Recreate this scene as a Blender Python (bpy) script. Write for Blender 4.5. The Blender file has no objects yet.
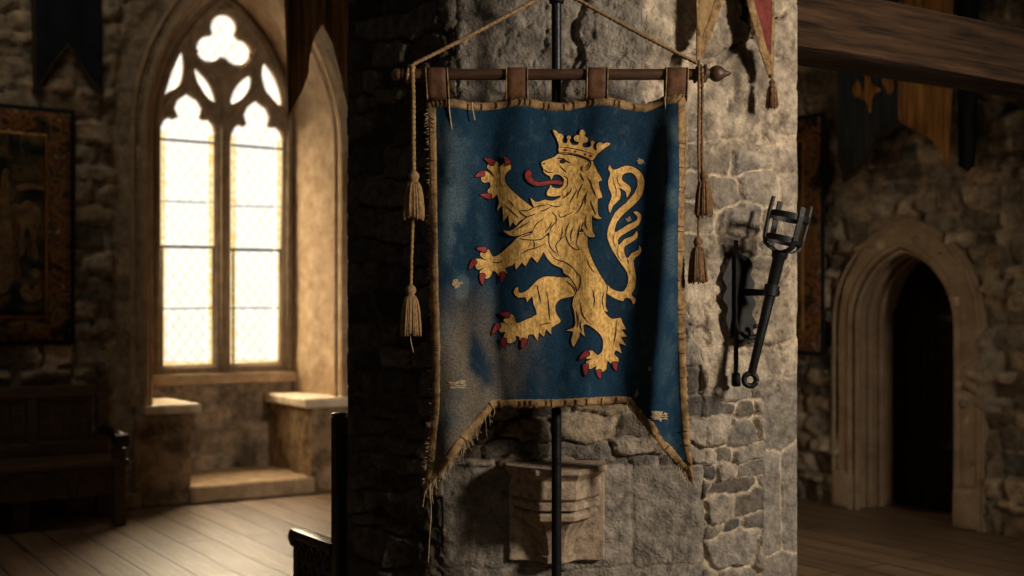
import bpy, bmesh, math, random
import numpy as np
from mathutils import Vector, Matrix
from mathutils.geometry import tessellate_polygon

random.seed(7)
S = bpy.context.scene
COL = S.collection
F, CX, HY, EYE = 1200.0, 512.0, 310.0, 1.6
PI = math.pi

# ------------------------------------------------------------------ noise
def _h(i, j, k, seed):
    n = (i * 374761393 + j * 668265263 + k * 2147483647 + seed * 1274126177) & 0xFFFFFFFF
    n = ((n ^ (n >> 13)) * 1274126177) & 0xFFFFFFFF
    return ((n ^ (n >> 16)) & 0xFFFFFF) / float(0xFFFFFF)

def vnoise(x, y, z=0.0, seed=0):
    x = np.asarray(x, float); y = np.asarray(y, float); z = np.zeros_like(x) + z
    xi = np.floor(x).astype(np.int64); yi = np.floor(y).astype(np.int64); zi = np.floor(z).astype(np.int64)
    fx, fy, fz = x - xi, y - yi, z - zi
    fx = fx * fx * (3 - 2 * fx); fy = fy * fy * (3 - 2 * fy); fz = fz * fz * (3 - 2 * fz)
    r = 0
    for a in (0, 1):
        for b in (0, 1):
            for c in (0, 1):
                w = (fx if a else 1 - fx) * (fy if b else 1 - fy) * (fz if c else 1 - fz)
                r = r + w * _h(xi + a, yi + b, zi + c, seed)
    return r

def fbm(x, y, z=0.0, seed=0, octs=4, gain=.5):
    a, t, r, f = 1.0, 0.0, 0.0, 1.0
    for o in range(octs):
        r = r + a * vnoise(np.asarray(x) * f, np.asarray(y) * f, z * f, seed + o * 17)
        t += a; a *= gain; f *= 2.03
    return r / t

def sstep(a, b, x):
    t = np.clip((x - a) / (b - a), 0, 1)
    return t * t * (3 - 2 * t)

def stones(x, z, bounds, sw, sh, seed, warp=.05, jit=.8):
    """irregular coursed stones: returns edge distance, random per stone, second random"""
    rng = random.Random(seed)
    pts = []
    zz = bounds[2]
    while zz < bounds[3]:
        h = sh * rng.uniform(.6, 1.5)
        xx = bounds[0] - rng.uniform(0, sw)
        while xx < bounds[1] + sw:
            w = sw * rng.uniform(.5, 1.6)
            pts.append((xx + w / 2, zz + h / 2 + rng.uniform(-.5, .5) * h * jit * .5, w, h, rng.random(), rng.random()))
            xx += w
        zz += h
    x = np.asarray(x).ravel(); z = np.asarray(z).ravel()
    xw = x + warp * (fbm(x * 6, z * 6, 1.3, seed + 5) - .5) * 2
    zw = z + warp * (fbm(x * 6, z * 6, 7.7, seed + 9) - .5) * 2
    f1 = np.full(x.shape, 1e9); f2 = np.full(x.shape, 1e9); r1 = np.zeros_like(x); r2 = np.zeros_like(x)
    for (px, pz, w, h, a, b) in pts:
        dx = np.abs(xw - px) / w; dz = np.abs(zw - pz) / h
        d = (dx ** 3 + dz ** 3) ** (1 / 3.0)
        m = d < f1
        f2 = np.where(m, f1, np.minimum(f2, d))
        r1 = np.where(m, a, r1); r2 = np.where(m, b, r2)
        f1 = np.where(m, d, f1)
    return f2 - f1, r1, r2

# ------------------------------------------------------------------ materials
def _lin(c):
    return tuple((v / 12.92 if v <= .04045 else ((v + .055) / 1.055) ** 2.4) for v in c)

def rgb(r, g, b):
    return _lin((r / 255, g / 255, b / 255))

def mat(name, c1, c2=None, scale=20, rough=.8, bump=.2, bscale=None, metallic=0, attr=False, stretch=(1, 1, 1),
        lo=.35, hi=.65, detail=6, spec=.3, sheen=0, bdist=.01):
    m = bpy.data.materials.new(name); m.use_nodes = True
    nt = m.node_tree; n = nt.nodes; L = nt.links
    p = n['Principled BSDF']
    p.inputs['Roughness'].default_value = rough
    p.inputs['Metallic'].default_value = metallic
    p.inputs['Specular IOR Level'].default_value = spec
    if sheen:
        p.inputs['Sheen Weight'].default_value = sheen
    tc = n.new('ShaderNodeTexCoord'); mp = n.new('ShaderNodeMapping'); mp.inputs['Scale'].default_value = stretch
    L.new(tc.outputs['Object'], mp.inputs['Vector'])
    nz = n.new('ShaderNodeTexNoise'); nz.inputs['Scale'].default_value = scale; nz.inputs['Detail'].default_value = detail
    nz.inputs['Roughness'].default_value = .65
    L.new(mp.outputs[0], nz.inputs['Vector'])
    rp = n.new('ShaderNodeMapRange'); rp.inputs[1].default_value = lo; rp.inputs[2].default_value = hi
    L.new(nz.outputs[0], rp.inputs[0])
    mx = n.new('ShaderNodeMix'); mx.data_type = 'RGBA'
    L.new(rp.outputs[0], mx.inputs[0])
    mx.inputs[6].default_value = (*c1, 1); mx.inputs[7].default_value = (*(c2 or c1), 1)
    out = mx.outputs[2]
    if attr:
        at = n.new('ShaderNodeAttribute'); at.attribute_name = 'Col'
        mu = n.new('ShaderNodeMix'); mu.data_type = 'RGBA'; mu.blend_type = 'MULTIPLY'; mu.inputs[0].default_value = 1
        L.new(out, mu.inputs[6]); L.new(at.outputs['Color'], mu.inputs[7])
        out = mu.outputs[2]
    L.new(out, p.inputs['Base Color'])
    if bump:
        nb = n.new('ShaderNodeTexNoise'); nb.inputs['Scale'].default_value = bscale or scale * 3
        nb.inputs['Detail'].default_value = 5
        L.new(mp.outputs[0], nb.inputs['Vector'])
        bp = n.new('ShaderNodeBump'); bp.inputs['Strength'].default_value = bump; bp.inputs['Distance'].default_value = bdist
        L.new(nb.outputs[0], bp.inputs['Height']); L.new(bp.outputs[0], p.inputs['Normal'])
    m['p'] = 1
    return m

M = {}
M['pillar'] = mat('pillar_stone', (.46, .45, .45), (1.42, 1.38, 1.3), 22, .92, .7, 75, attr=True, spec=.15, bdist=.016, lo=.32, hi=.66, detail=9)
M['wall'] = mat('rubble_wall', (.4, .4, .4), (1.5, 1.44, 1.3), 9, .95, .7, 22, attr=True, spec=.1, bdist=.03, lo=.3, hi=.7)
M['dressed'] = mat('dressed_stone', rgb(150, 124, 94), rgb(186, 162, 130), 7, .9, .4, 40, spec=.15, bdist=.012)
M['tracery'] = mat('tracery_stone', rgb(112, 96, 76), rgb(140, 120, 96), 9, .9, .3, 40, spec=.15)
M['door_stone'] = mat('door_surround_stone', rgb(140, 118, 92), rgb(172, 148, 120), 6, .92, .4, 30, spec=.12, bdist=.015)
M['corbel'] = mat('corbel_stone', rgb(118, 104, 88), rgb(178, 158, 134), 30, .9, .6, 120, spec=.15, bdist=.006)
M['oak'] = mat('dark_oak', rgb(62, 46, 33), rgb(104, 79, 56), 12, .42, .25, 40, stretch=(1, 1, 6), spec=.4)
M['blackoak'] = mat('black_oak', rgb(24, 19, 16), rgb(38, 30, 25), 12, .35, .2, 40, spec=.5)
M['beam'] = mat('beam_timber', rgb(24, 17, 11), rgb(78, 56, 37), 3.2, .85, 1.0, 7, stretch=(.5, 9, 9), spec=.2, bdist=.03)
M['rod'] = mat('rod_wood', rgb(52, 36, 25), rgb(82, 58, 40), 14, .45, .25, 30, stretch=(.5, 5, 5), spec=.4)
M['iron'] = mat('black_iron', rgb(22, 22, 23), rgb(40, 39, 38), 40, .5, .4, 120, metallic=.6, spec=.5, bdist=.004)
M['pole'] = mat('dark_steel', rgb(28, 30, 32), rgb(44, 46, 47), 30, .38, .15, 80, metallic=.7, spec=.5)
M['gold'] = mat('gold_embroidery', rgb(140, 100, 46), rgb(232, 188, 108), 95, .7, .5, 330, spec=.3, lo=.3, hi=.62, bdist=.004, stretch=(1, 1, .55))
M['goldedge'] = mat('pale_gold_cord', rgb(190, 150, 92), rgb(214, 176, 118), 90, .7, .3, 300, spec=.3)
M['line'] = mat('dark_outline_thread', rgb(30, 20, 16), rgb(44, 28, 20), 90, .9, 0)
M['red'] = mat('crimson_embroidery', rgb(104, 28, 30), rgb(158, 50, 54), 110, .7, .4, 320, bdist=.003)
M['trim'] = mat('tan_braid', rgb(92, 70, 44), rgb(164, 132, 90), 34, .9, .7, 260, bdist=.005)
M['trimdark'] = mat('brown_stitching', rgb(78, 56, 34), rgb(112, 86, 56), 60, .9, 0)
M['tab'] = mat('brown_leather_tab', rgb(66, 43, 28), rgb(104, 70, 45), 30, .8, .35, 160, bdist=.004)
M['rope'] = mat('hemp_rope', rgb(112, 86, 56), rgb(164, 132, 92), 80, .9, .5, 300, bdist=.003)
M['darkrope'] = mat('brown_silk_cord', rgb(78, 54, 34), rgb(132, 100, 66), 80, .8, .5, 300, bdist=.003)
M['thread'] = mat('pale_thread', rgb(150, 128, 96), rgb(190, 170, 136), 80, .9, 0)
M['patch'] = mat('worn_lining', rgb(120, 104, 80), rgb(178, 160, 128), 90, .95, .6, 260, bdist=.004)
M['darkpen'] = mat('striped_dark_cloth', rgb(70, 48, 28), rgb(196, 142, 84), 9, .9, .3, 60, stretch=(3, 3, .12), lo=.4, hi=.7)
M['navy'] = mat('faded_navy_cloth', rgb(14, 18, 24), rgb(24, 30, 38), 8, .95, .3, 90)
M['navytrim'] = mat('dull_brown_trim', rgb(52, 40, 26), rgb(72, 56, 36), 40, .95, .3)
M['dim_gold'] = mat('dull_gold_cloth', rgb(112, 78, 38), rgb(196, 142, 74), 7, .9, .3, 70, stretch=(3, 3, .3))
M['dim_navy'] = mat('dull_blue_cloth', rgb(34, 38, 40), rgb(62, 66, 66), 6, .9, .3, 70, stretch=(3, 3, .3))
M['tan'] = mat('ochre_pennant', rgb(122, 96, 62), rgb(152, 124, 84), 30, .9, .4, 200, bdist=.004)
M['pred'] = mat('dull_red_pennant', rgb(92, 36, 34), rgb(124, 60, 50), 26, .9, .4, 200, bdist=.004)
M['figure'] = mat('woven_figure_wool', rgb(84, 66, 44), rgb(142, 112, 74), 14, .95, .3)
M['lead'] = mat('lead_bar', rgb(40, 34, 28), rgb(60, 52, 44), 30, .7, .2)
M['doorwood'] = mat('door_planks', rgb(26, 19, 14), rgb(48, 36, 26), 3, .8, .6, 6, stretch=(8, 8, .7), spec=.2, bdist=.03)
M['plain'] = mat('limewashed_stone', rgb(88, 74, 58), rgb(126, 108, 86), 1.4, .95, .5, 6, spec=.1, bdist=.05)
M['ceil'] = mat('ceiling_boards', rgb(56, 42, 30), rgb(84, 64, 46), 2, .9, .5, 5, stretch=(.6, 6, 1))

def node_mat(name):
    m = bpy.data.materials.new(name); m.use_nodes = True
    nt = m.node_tree
    return m, nt.nodes, nt.links, nt.nodes['Principled BSDF']

def floor_mat():
    m, n, L, p = node_mat('oak_floorboards')
    tc = n.new('ShaderNodeTexCoord')
    br = n.new('ShaderNodeTexBrick'); br.inputs['Scale'].default_value = 1
    br.inputs['Brick Width'].default_value = 3.1; br.inputs['Row Height'].default_value = .235
    br.inputs['Mortar Size'].default_value = .010; br.inputs['Mortar Smooth'].default_value = .4
    br.inputs['Bias'].default_value = 0; br.offset = .37
    br.inputs['Color1'].default_value = (.72, .72, .72, 1); br.inputs['Color2'].default_value = (1.15, 1.15, 1.15, 1)
    br.inputs['Mortar'].default_value = (.06, .055, .05, 1)
    L.new(tc.outputs['Object'], br.inputs['Vector'])
    mp = n.new('ShaderNodeMapping'); mp.inputs['Scale'].default_value = (.7, 9, 1)
    L.new(tc.outputs['Object'], mp.inputs['Vector'])
    nz = n.new('ShaderNodeTexNoise'); nz.inputs['Scale'].default_value = 2.2; nz.inputs['Detail'].default_value = 8
    nz.inputs['Roughness'].default_value = .7; nz.inputs['Distortion'].default_value = .6
    L.new(mp.outputs[0], nz.inputs['Vector'])
    rp = n.new('ShaderNodeMapRange'); rp.inputs[1].default_value = .3; rp.inputs[2].default_value = .7
    L.new(nz.outputs[0], rp.inputs[0])
    mx = n.new('ShaderNodeMix'); mx.data_type = 'RGBA'; L.new(rp.outputs[0], mx.inputs[0])
    mx.inputs[6].default_value = (*rgb(88, 70, 54), 1); mx.inputs[7].default_value = (*rgb(160, 132, 104), 1)
    mu = n.new('ShaderNodeMix'); mu.data_type = 'RGBA'; mu.blend_type = 'MULTIPLY'; mu.inputs[0].default_value = 1
    L.new(mx.outputs[2], mu.inputs[6]); L.new(br.outputs['Color'], mu.inputs[7])
    L.new(mu.outputs[2], p.inputs['Base Color'])
    r2 = n.new('ShaderNodeMapRange'); r2.inputs[3].default_value = .33; r2.inputs[4].default_value = .52
    L.new(nz.outputs[0], r2.inputs[0]); L.new(r2.outputs[0], p.inputs['Roughness'])
    bp = n.new('ShaderNodeBump'); bp.inputs['Strength'].default_value = .35; bp.inputs['Distance'].default_value = .02
    ad = n.new('ShaderNodeMath'); ad.operation = 'MULTIPLY_ADD'
    L.new(br.outputs['Fac'], ad.inputs[0]); ad.inputs[1].default_value = -1.2; L.new(nz.outputs[0], ad.inputs[2])
    L.new(ad.outputs[0], bp.inputs['Height']); L.new(bp.outputs[0], p.inputs['Normal'])
    return m
M['floor'] = floor_mat()

def blue_mat():
    """blue wool: worn pale areas at the left and a brown-grey stain at the lower left (object space of the banner)"""
    m, n, L, p = node_mat('faded_blue_wool')
    p.inputs['Roughness'].default_value = .85; p.inputs['Specular IOR Level'].default_value = .2
    at = n.new('ShaderNodeAttribute'); at.attribute_name = 'Col'
    tc = n.new('ShaderNodeTexCoord')
    nz = n.new('ShaderNodeTexNoise'); nz.inputs['Scale'].default_value = 160; nz.inputs['Detail'].default_value = 4
    L.new(tc.outputs['Object'], nz.inputs['Vector'])
    rp = n.new('ShaderNodeMapRange'); rp.inputs[1].default_value = .3; rp.inputs[2].default_value = .7
    rp.inputs[3].default_value = .55; rp.inputs[4].default_value = 1.45
    L.new(nz.outputs[0], rp.inputs[0])
    mu = n.new('ShaderNodeMix'); mu.data_type = 'RGBA'; mu.blend_type = 'MULTIPLY'; mu.inputs[0].default_value = 1
    L.new(at.outputs['Color'], mu.inputs[6]); L.new(rp.outputs[0], mu.inputs[7])
    L.new(mu.outputs[2], p.inputs['Base Color'])
    bp = n.new('ShaderNodeBump'); bp.inputs['Strength'].default_value = .4; bp.inputs['Distance'].default_value = .004
    L.new(nz.outputs[0], bp.inputs['Height']); L.new(bp.outputs[0], p.inputs['Normal'])
    return m
M['blue'] = blue_mat()

def tapestry_mat(name):
    m, n, L, p = node_mat(name)
    p.inputs['Roughness'].default_value = .95; p.inputs['Specular IOR Level'].default_value = .1
    tc = n.new('ShaderNodeTexCoord')
    v = n.new('ShaderNodeTexVoronoi'); v.inputs['Scale'].default_value = 9
    nz = n.new('ShaderNodeTexNoise'); nz.inputs['Scale'].default_value = 7; nz.inputs['Detail'].default_value = 5; nz.inputs['Distortion'].default_value = 1.2
    L.new(tc.outputs['Object'], nz.inputs['Vector']); L.new(tc.outputs['Object'], v.inputs['Vector'])
    cr = n.new('ShaderNodeValToRGB'); e = cr.color_ramp.elements
    e[0].position = .3; e[0].color = (*rgb(22, 24, 26), 1); e[1].position = .7; e[1].color = (*rgb(186, 144, 88), 1)
    for pos, c in ((.42, rgb(84, 66, 44)), (.5, rgb(140, 100, 58)), (.57, rgb(112, 58, 40)), (.62, rgb(60, 74, 70))):
        q = e.new(pos); q.color = (*c, 1)
    L.new(nz.outputs[0], cr.inputs[0])
    mu = n.new('ShaderNodeMix'); mu.data_type = 'RGBA'; mu.blend_type = 'MULTIPLY'; mu.inputs[0].default_value = .2
    L.new(cr.outputs[0], mu.inputs[6]); L.new(v.outputs['Color'], mu.inputs[7])
    L.new(mu.outputs[2], p.inputs['Base Color'])
    return m
M['tapestry'] = tapestry_mat('figured_tapestry_weave')

def pane_mat():
    """leaded window glass lit by the sky: glows, and lets part of the daylight through"""
    m = bpy.data.materials.new('leaded_window_glass'); m.use_nodes = True
    nt = m.node_tree; n = nt.nodes; L = nt.links
    n.remove(n['Principled BSDF'])
    tc = n.new('ShaderNodeTexCoord'); mp = n.new('ShaderNodeMapping'); mp.vector_type = 'POINT'
    mp.inputs['Rotation'].default_value = (0, 0, 0)
    L.new(tc.outputs['Object'], mp.inputs['Vector'])
    sx = n.new('ShaderNodeSeparateXYZ'); L.new(mp.outputs[0], sx.inputs[0])
    def lattice(sgn):
        a = n.new('ShaderNodeMath'); a.operation = 'MULTIPLY_ADD'
        L.new(sx.outputs[2], a.inputs[0]); a.inputs[1].default_value = sgn * .72; L.new(sx.outputs[0], a.inputs[2])
        b = n.new('ShaderNodeMath'); b.operation = 'PINGPONG'; L.new(a.outputs[0], b.inputs[0]); b.inputs[1].default_value = .055
        c = n.new('ShaderNodeMath'); c.operation = 'LESS_THAN'; L.new(b.outputs[0], c.inputs[0]); c.inputs[1].default_value = .0045
        return c
    l1, l2 = lattice(1), lattice(-1)
    mxm = n.new('ShaderNodeMath'); mxm.operation = 'MAXIMUM'; L.new(l1.outputs[0], mxm.inputs[0]); L.new(l2.outputs[0], mxm.inputs[1])
    nz = n.new('ShaderNodeTexNoise'); nz.inputs['Scale'].default_value = 6; nz.inputs['Detail'].default_value = 4
    L.new(tc.outputs['Object'], nz.inputs['Vector'])
    rp = n.new('ShaderNodeMapRange'); rp.inputs[1].default_value = .4; rp.inputs[2].default_value = .72
    L.new(nz.outputs[0], rp.inputs[0])
    cm = n.new('ShaderNodeMix'); cm.data_type = 'RGBA'; L.new(rp.outputs[0], cm.inputs[0])
    cm.inputs[6].default_value = (1, .95, .86, 1); cm.inputs[7].default_value = (.86, .84, .76, 1)
    lm = n.new('ShaderNodeMix'); lm.data_type = 'RGBA'; L.new(mxm.outputs[0], lm.inputs[0])
    L.new(cm.outputs[2], lm.inputs[6]); lm.inputs[7].default_value = (.76, .62, .43, 1)
    em = n.new('ShaderNodeEmission'); em.inputs['Strength'].default_value = PANE_E
    L.new(lm.outputs[2], em.inputs['Color'])
    tr = n.new('ShaderNodeBsdfTransparent'); tr.inputs['Color'].default_value = (1, .93, .8, 1)
    ms = n.new('ShaderNodeMixShader'); ms.inputs[0].default_value = .45
    L.new(tr.outputs[0], ms.inputs[1]); L.new(em.outputs[0], ms.inputs[2])
    L.new(ms.outputs[0], n['Material Output'].inputs[0])
    return m
PANE_E = 2.55
M['pane'] = pane_mat()
def amber_mat():
    m = bpy.data.materials.new('amber_border_glass'); m.use_nodes = True
    nt = m.node_tree; n = nt.nodes; L = nt.links
    n.remove(n['Principled BSDF'])
    tc = n.new('ShaderNodeTexCoord'); nz = n.new('ShaderNodeTexNoise'); nz.inputs['Scale'].default_value = 26
    L.new(tc.outputs['Object'], nz.inputs['Vector'])
    rp = n.new('ShaderNodeMapRange'); rp.inputs[1].default_value = .4; rp.inputs[2].default_value = .6
    L.new(nz.outputs[0], rp.inputs[0])
    cm = n.new('ShaderNodeMix'); cm.data_type = 'RGBA'; L.new(rp.outputs[0], cm.inputs[0])
    cm.inputs[6].default_value = (1, .62, .2, 1); cm.inputs[7].default_value = (1, .86, .52, 1)
    em = n.new('ShaderNodeEmission'); em.inputs['Strength'].default_value = 1.15
    L.new(cm.outputs[2], em.inputs['Color']); L.new(em.outputs[0], n['Material Output'].inputs[0])
    return m
M['amber'] = amber_mat()

# ------------------------------------------------------------------ object helpers
ORG = {}
def thing(name, label, cat, loc, group=None):
    o = bpy.data.objects.new(name, None); COL.objects.link(o)
    o.location = loc; o.empty_display_size = .1
    o['label'] = label; o['category'] = cat
    if group: o['group'] = group
    ORG[o.name] = Vector(loc)
    return o

def link(name, me, parent=None, m=None, smooth=False, label=None, cat=None, kind=None, angle=None):
    """mesh is in world coordinates; moved into the frame of the thing it belongs to"""
    o = bpy.data.objects.new(name, me); COL.objects.link(o)
    me.name = name
    if m:
        for q in (m if isinstance(m, (list, tuple)) else [m]): me.materials.append(q)
    if parent:
        org = ORG[parent.name]
        me.transform(Matrix.Translation(-org)); o.parent = parent; ORG[o.name] = org
    else:
        ORG[o.name] = Vector((0, 0, 0))
    if smooth: me.shade_smooth()
    if angle: me.set_sharp_from_angle(angle=math.radians(angle))
    if label: o['label'] = label
    if cat: o['category'] = cat
    if kind: o['kind'] = kind
    return o

def base_origin(o, loc):
    """give a one-mesh thing its origin at loc"""
    o.data.transform(Matrix.Translation(-Vector(loc))); o.location = loc; ORG[o.name] = Vector(loc)

def mesh(verts, faces, mi=None):
    me = bpy.data.meshes.new('m')
    me.from_pydata([tuple(v) for v in verts], [], [tuple(f) for f in faces])
    if mi is not None:
        for p, k in zip(me.polygons, mi): p.material_index = k
    me.update()
    return me

class MB:
    def __init__(s): s.v = []; s.f = []; s.m = []
    def add(s, v, f, m=0):
        b = len(s.v); s.v += [Vector(q) for q in v]; s.f += [[i + b for i in q] for q in f]; s.m += [m] * len(f)
    def box(s, fr, a0, a1, b0, b1, z0, z1, m=0):
        v = [fr(a, b, z) for z in (z0, z1) for b in (b0, b1) for a in (a0, a1)]
        s.add(v, [(0, 2, 3, 1), (4, 5, 7, 6), (0, 1, 5, 4), (2, 6, 7, 3), (0, 4, 6, 2), (1, 3, 7, 5)], m)
    def mesh(s, fix=True, bevel=0, seg=2):
        me = mesh(s.v, s.f, s.m)
        bm = bmesh.new(); bm.from_mesh(me)
        bmesh.ops.recalc_face_normals(bm, faces=bm.faces)
        if bevel:
            bmesh.ops.bevel(bm, geom=[e for e in bm.edges if e.is_manifold and e.calc_face_angle(0) > .5], offset=bevel, segments=seg, affect='EDGES', profile=.5, clamp_overlap=True)
        bm.to_mesh(me); bm.free()
        return me
    def tube(s, pts, r, n=10, twist=None, cap=True, m=0):
        pts = [Vector(p) for p in pts]; k = len(pts)
        rr = r if isinstance(r, (list, tuple)) else [r] * k
        t0 = (pts[1] - pts[0]).normalized()
        up = Vector((0, 0, 1)) if abs(t0.z) < .9 else Vector((1, 0, 0))
        nx = t0.cross(up).normalized(); L = 0; v = []
        for i, p in enumerate(pts):
            t = (pts[min(i + 1, k - 1)] - pts[max(i - 1, 0)]).normalized()
            nx = (nx - t * nx.dot(t)).normalized(); ny = t.cross(nx)
            if i: L += (p - pts[i - 1]).length
            for j in range(n):
                a = 2 * PI * j / n
                q = rr[i]
                if twist: q *= 1 + twist[2] * math.cos(twist[0] * (a) - L * twist[1])
                v.append(p + (nx * math.cos(a) + ny * math.sin(a)) * q)
        f = [(i * n + j, i * n + (j + 1) % n, (i + 1) * n + (j + 1) % n, (i + 1) * n + j) for i in range(k - 1) for j in range(n)]
        if cap:
            f += [list(range(n))[::-1], [(k - 1) * n + j for j in range(n)]]
        s.add(v, f, m)
    def lathe(s, c, axis, prof, n=24, m=0, mod=None, phase=0):
        """prof = [(distance along axis, radius)]"""
        c = Vector(c); a = Vector(axis).normalized()
        up = Vector((0, 0, 1)) if abs(a.z) < .9 else Vector((1, 0, 0))
        nx = a.cross(up).normalized(); ny = a.cross(nx)
        v = []; k = len(prof)
        for i, (h, r) in enumerate(prof):
            for j in range(n):
                th = 2 * PI * j / n + phase
                q = max(r, 1e-4) * (mod(i / (k - 1), th) if mod else 1)
                v.append(c + a * h + (nx * math.cos(th) + ny * math.sin(th)) * q)
        f = [(i * n + j, i * n + (j + 1) % n, (i + 1) * n + (j + 1) % n, (i + 1) * n + j) for i in range(k - 1) for j in range(n)]
        f += [list(range(n))[::-1], [(k - 1) * n + j for j in range(n)]]
        s.add(v, f, m)

def catmull(pts, closed=True, seg=4):
    n = len(pts); out = []
    rng = range(n) if closed else range(n - 1)
    for i in rng:
        if closed:
            p0, p1, p2, p3 = (np.array(pts[(i + k) % n], float) for k in (-1, 0, 1, 2))
        else:
            p0, p1, p2, p3 = (np.array(pts[min(max(i + k, 0), n - 1)], float) for k in (-1, 0, 1, 2))
        for j in range(seg):
            t = j / seg
            out.append(tuple(.5 * ((2 * p1) + (p2 - p0) * t + (2 * p0 - 5 * p1 + 4 * p2 - p3) * t * t + (3 * p1 - p0 - 3 * p2 + p3) * t ** 3)))
    if not closed: out.append(tuple(pts[-1]))
    return out

def flat_poly(poly, step_u=None, step_v=None, mi=0, holes=()):
    """fill a 2D polygon, cut by a grid; returns list of (u,v), faces"""
    loops = [[Vector((p[0], p[1], 0)) for p in poly]] + [[Vector((p[0], p[1], 0)) for p in h] for h in holes]
    tris = tessellate_polygon(loops)
    vs = [v for l in loops for v in l]
    bm = bmesh.new()
    bv = [bm.verts.new(v) for v in vs]
    for t in tris:
        try: bm.faces.new([bv[i] for i in t])
        except ValueError: pass
    us = [v.x for v in vs]; ws = [v.y for v in vs]
    for step, ax, lo, hi in ((step_u, 0, min(us), max(us)), (step_v, 1, min(ws), max(ws))):
        if not step: continue
        x = math.ceil(lo / step) * step
        while x < hi:
            co = Vector((x, 0, 0)) if ax == 0 else Vector((0, x, 0)); no = Vector((1, 0, 0)) if ax == 0 else Vector((0, 1, 0))
            bmesh.ops.bisect_plane(bm, geom=bm.verts[:] + bm.edges[:] + bm.faces[:], plane_co=co, plane_no=no, dist=1e-5)
            x += step
    bmesh.ops.recalc_face_normals(bm, faces=bm.faces)
    bm.verts.index_update()
    V = [(v.co.x, v.co.y) for v in bm.verts]; Fc = [[v.index for v in f.verts] for f in bm.faces]
    bm.free()
    return V, Fc

def solidify(o, t, off=-1):
    md = o.modifiers.new('thickness', 'SOLIDIFY'); md.thickness = t; md.offset = off
    return o

# ------------------------------------------------------------------ room frame
U = Vector((.838, .5457, 0)).normalized(); V_ = Vector((-U.y, U.x, 0))
W0 = Vector((-2.86, 9.85, 0)); NL = -V_                 # window wall: along U, faces NL
Q0 = Vector((3.36, 8.8, 0)); ND = -U                    # door wall: along V_, faces ND
def fl(s, d, z): return W0 + U * s + NL * d + Vector((0, 0, z))      # s along wall, d out of the wall
def fr(t, d, z): return Q0 + V_ * t + ND * d + Vector((0, 0, z))
def ray(px, py): return Vector(((px - CX) / F, 1, -(py - HY) / F))
def wl(px, py, dep=0):
    """where the sight line of a photo pixel meets the window wall, dep behind its face -> (s, z)"""
    r = ray(px, py); t = (W0.dot(NL) - dep) / r.dot(NL)
    p = r * t
    return ((p - W0).dot(U), EYE + p.z)
def wr(px, py, dep=0):
    r = ray(px, py); t = (Q0.dot(ND) - dep) / r.dot(ND)
    p = r * t
    return ((p - Q0).dot(V_), EYE + p.z)
corner_s = (Q0 - W0).dot(U); corner_t = (W0 - Q0).dot(V_)
ROOM = 15.0; CEIL = 5.6

def arch(l, r, z0, zs, rf=1.0, n=14):
    """pointed arch outline from the foot of the left jamb round to the foot of the right jamb"""
    w = r - l; R = w * rf; h = math.sqrt(R * R - (R - w / 2) ** 2); a1 = math.atan2(h, R - w / 2)
    pts = [(l, z0), (l, (z0 + zs) / 2)]
    for i in range(n + 1):
        a = a1 * i / n
        pts.append((l + R - R * math.cos(a), zs + R * math.sin(a)))
    for i in range(n - 1, -1, -1):
        a = a1 * i / n
        pts.append((r - R + R * math.cos(a), zs + R * math.sin(a)))
    pts += [(r, (z0 + zs) / 2), (r, z0)]
    return pts

def in_poly(x, z, poly):
    x = np.asarray(x); z = np.asarray(z); c = np.zeros(x.shape, bool); n = len(poly); j = n - 1
    for i in range(n):
        xi, zi = poly[i]; xj, zj = poly[j]
        if zi != zj:
            c ^= ((zi > z) != (zj > z)) & (x < (xj - xi) * (z - zi) / (zj - zi) + xi)
        j = i
    return c

def dist_poly(x, z, poly):
    d = np.full(np.shape(x), 1e9)
    for (ax, az), (bx, bz) in zip(poly[:-1], poly[1:]):
        ex, ez = bx - ax, bz - az; L2 = ex * ex + ez * ez + 1e-12
        t = np.clip(((x - ax) * ex + (z - az) * ez) / L2, 0, 1)
        d = np.minimum(d, np.hypot(x - ax - t * ex, z - az - t * ez))
    return d

def set_col(me, cols):
    at = me.color_attributes.new('Col', 'FLOAT_COLOR', 'POINT')
    a = np.ones((len(me.vertices), 4)); a[:, :3] = cols
    at.data.foreach_set('color', a.ravel())

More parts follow.
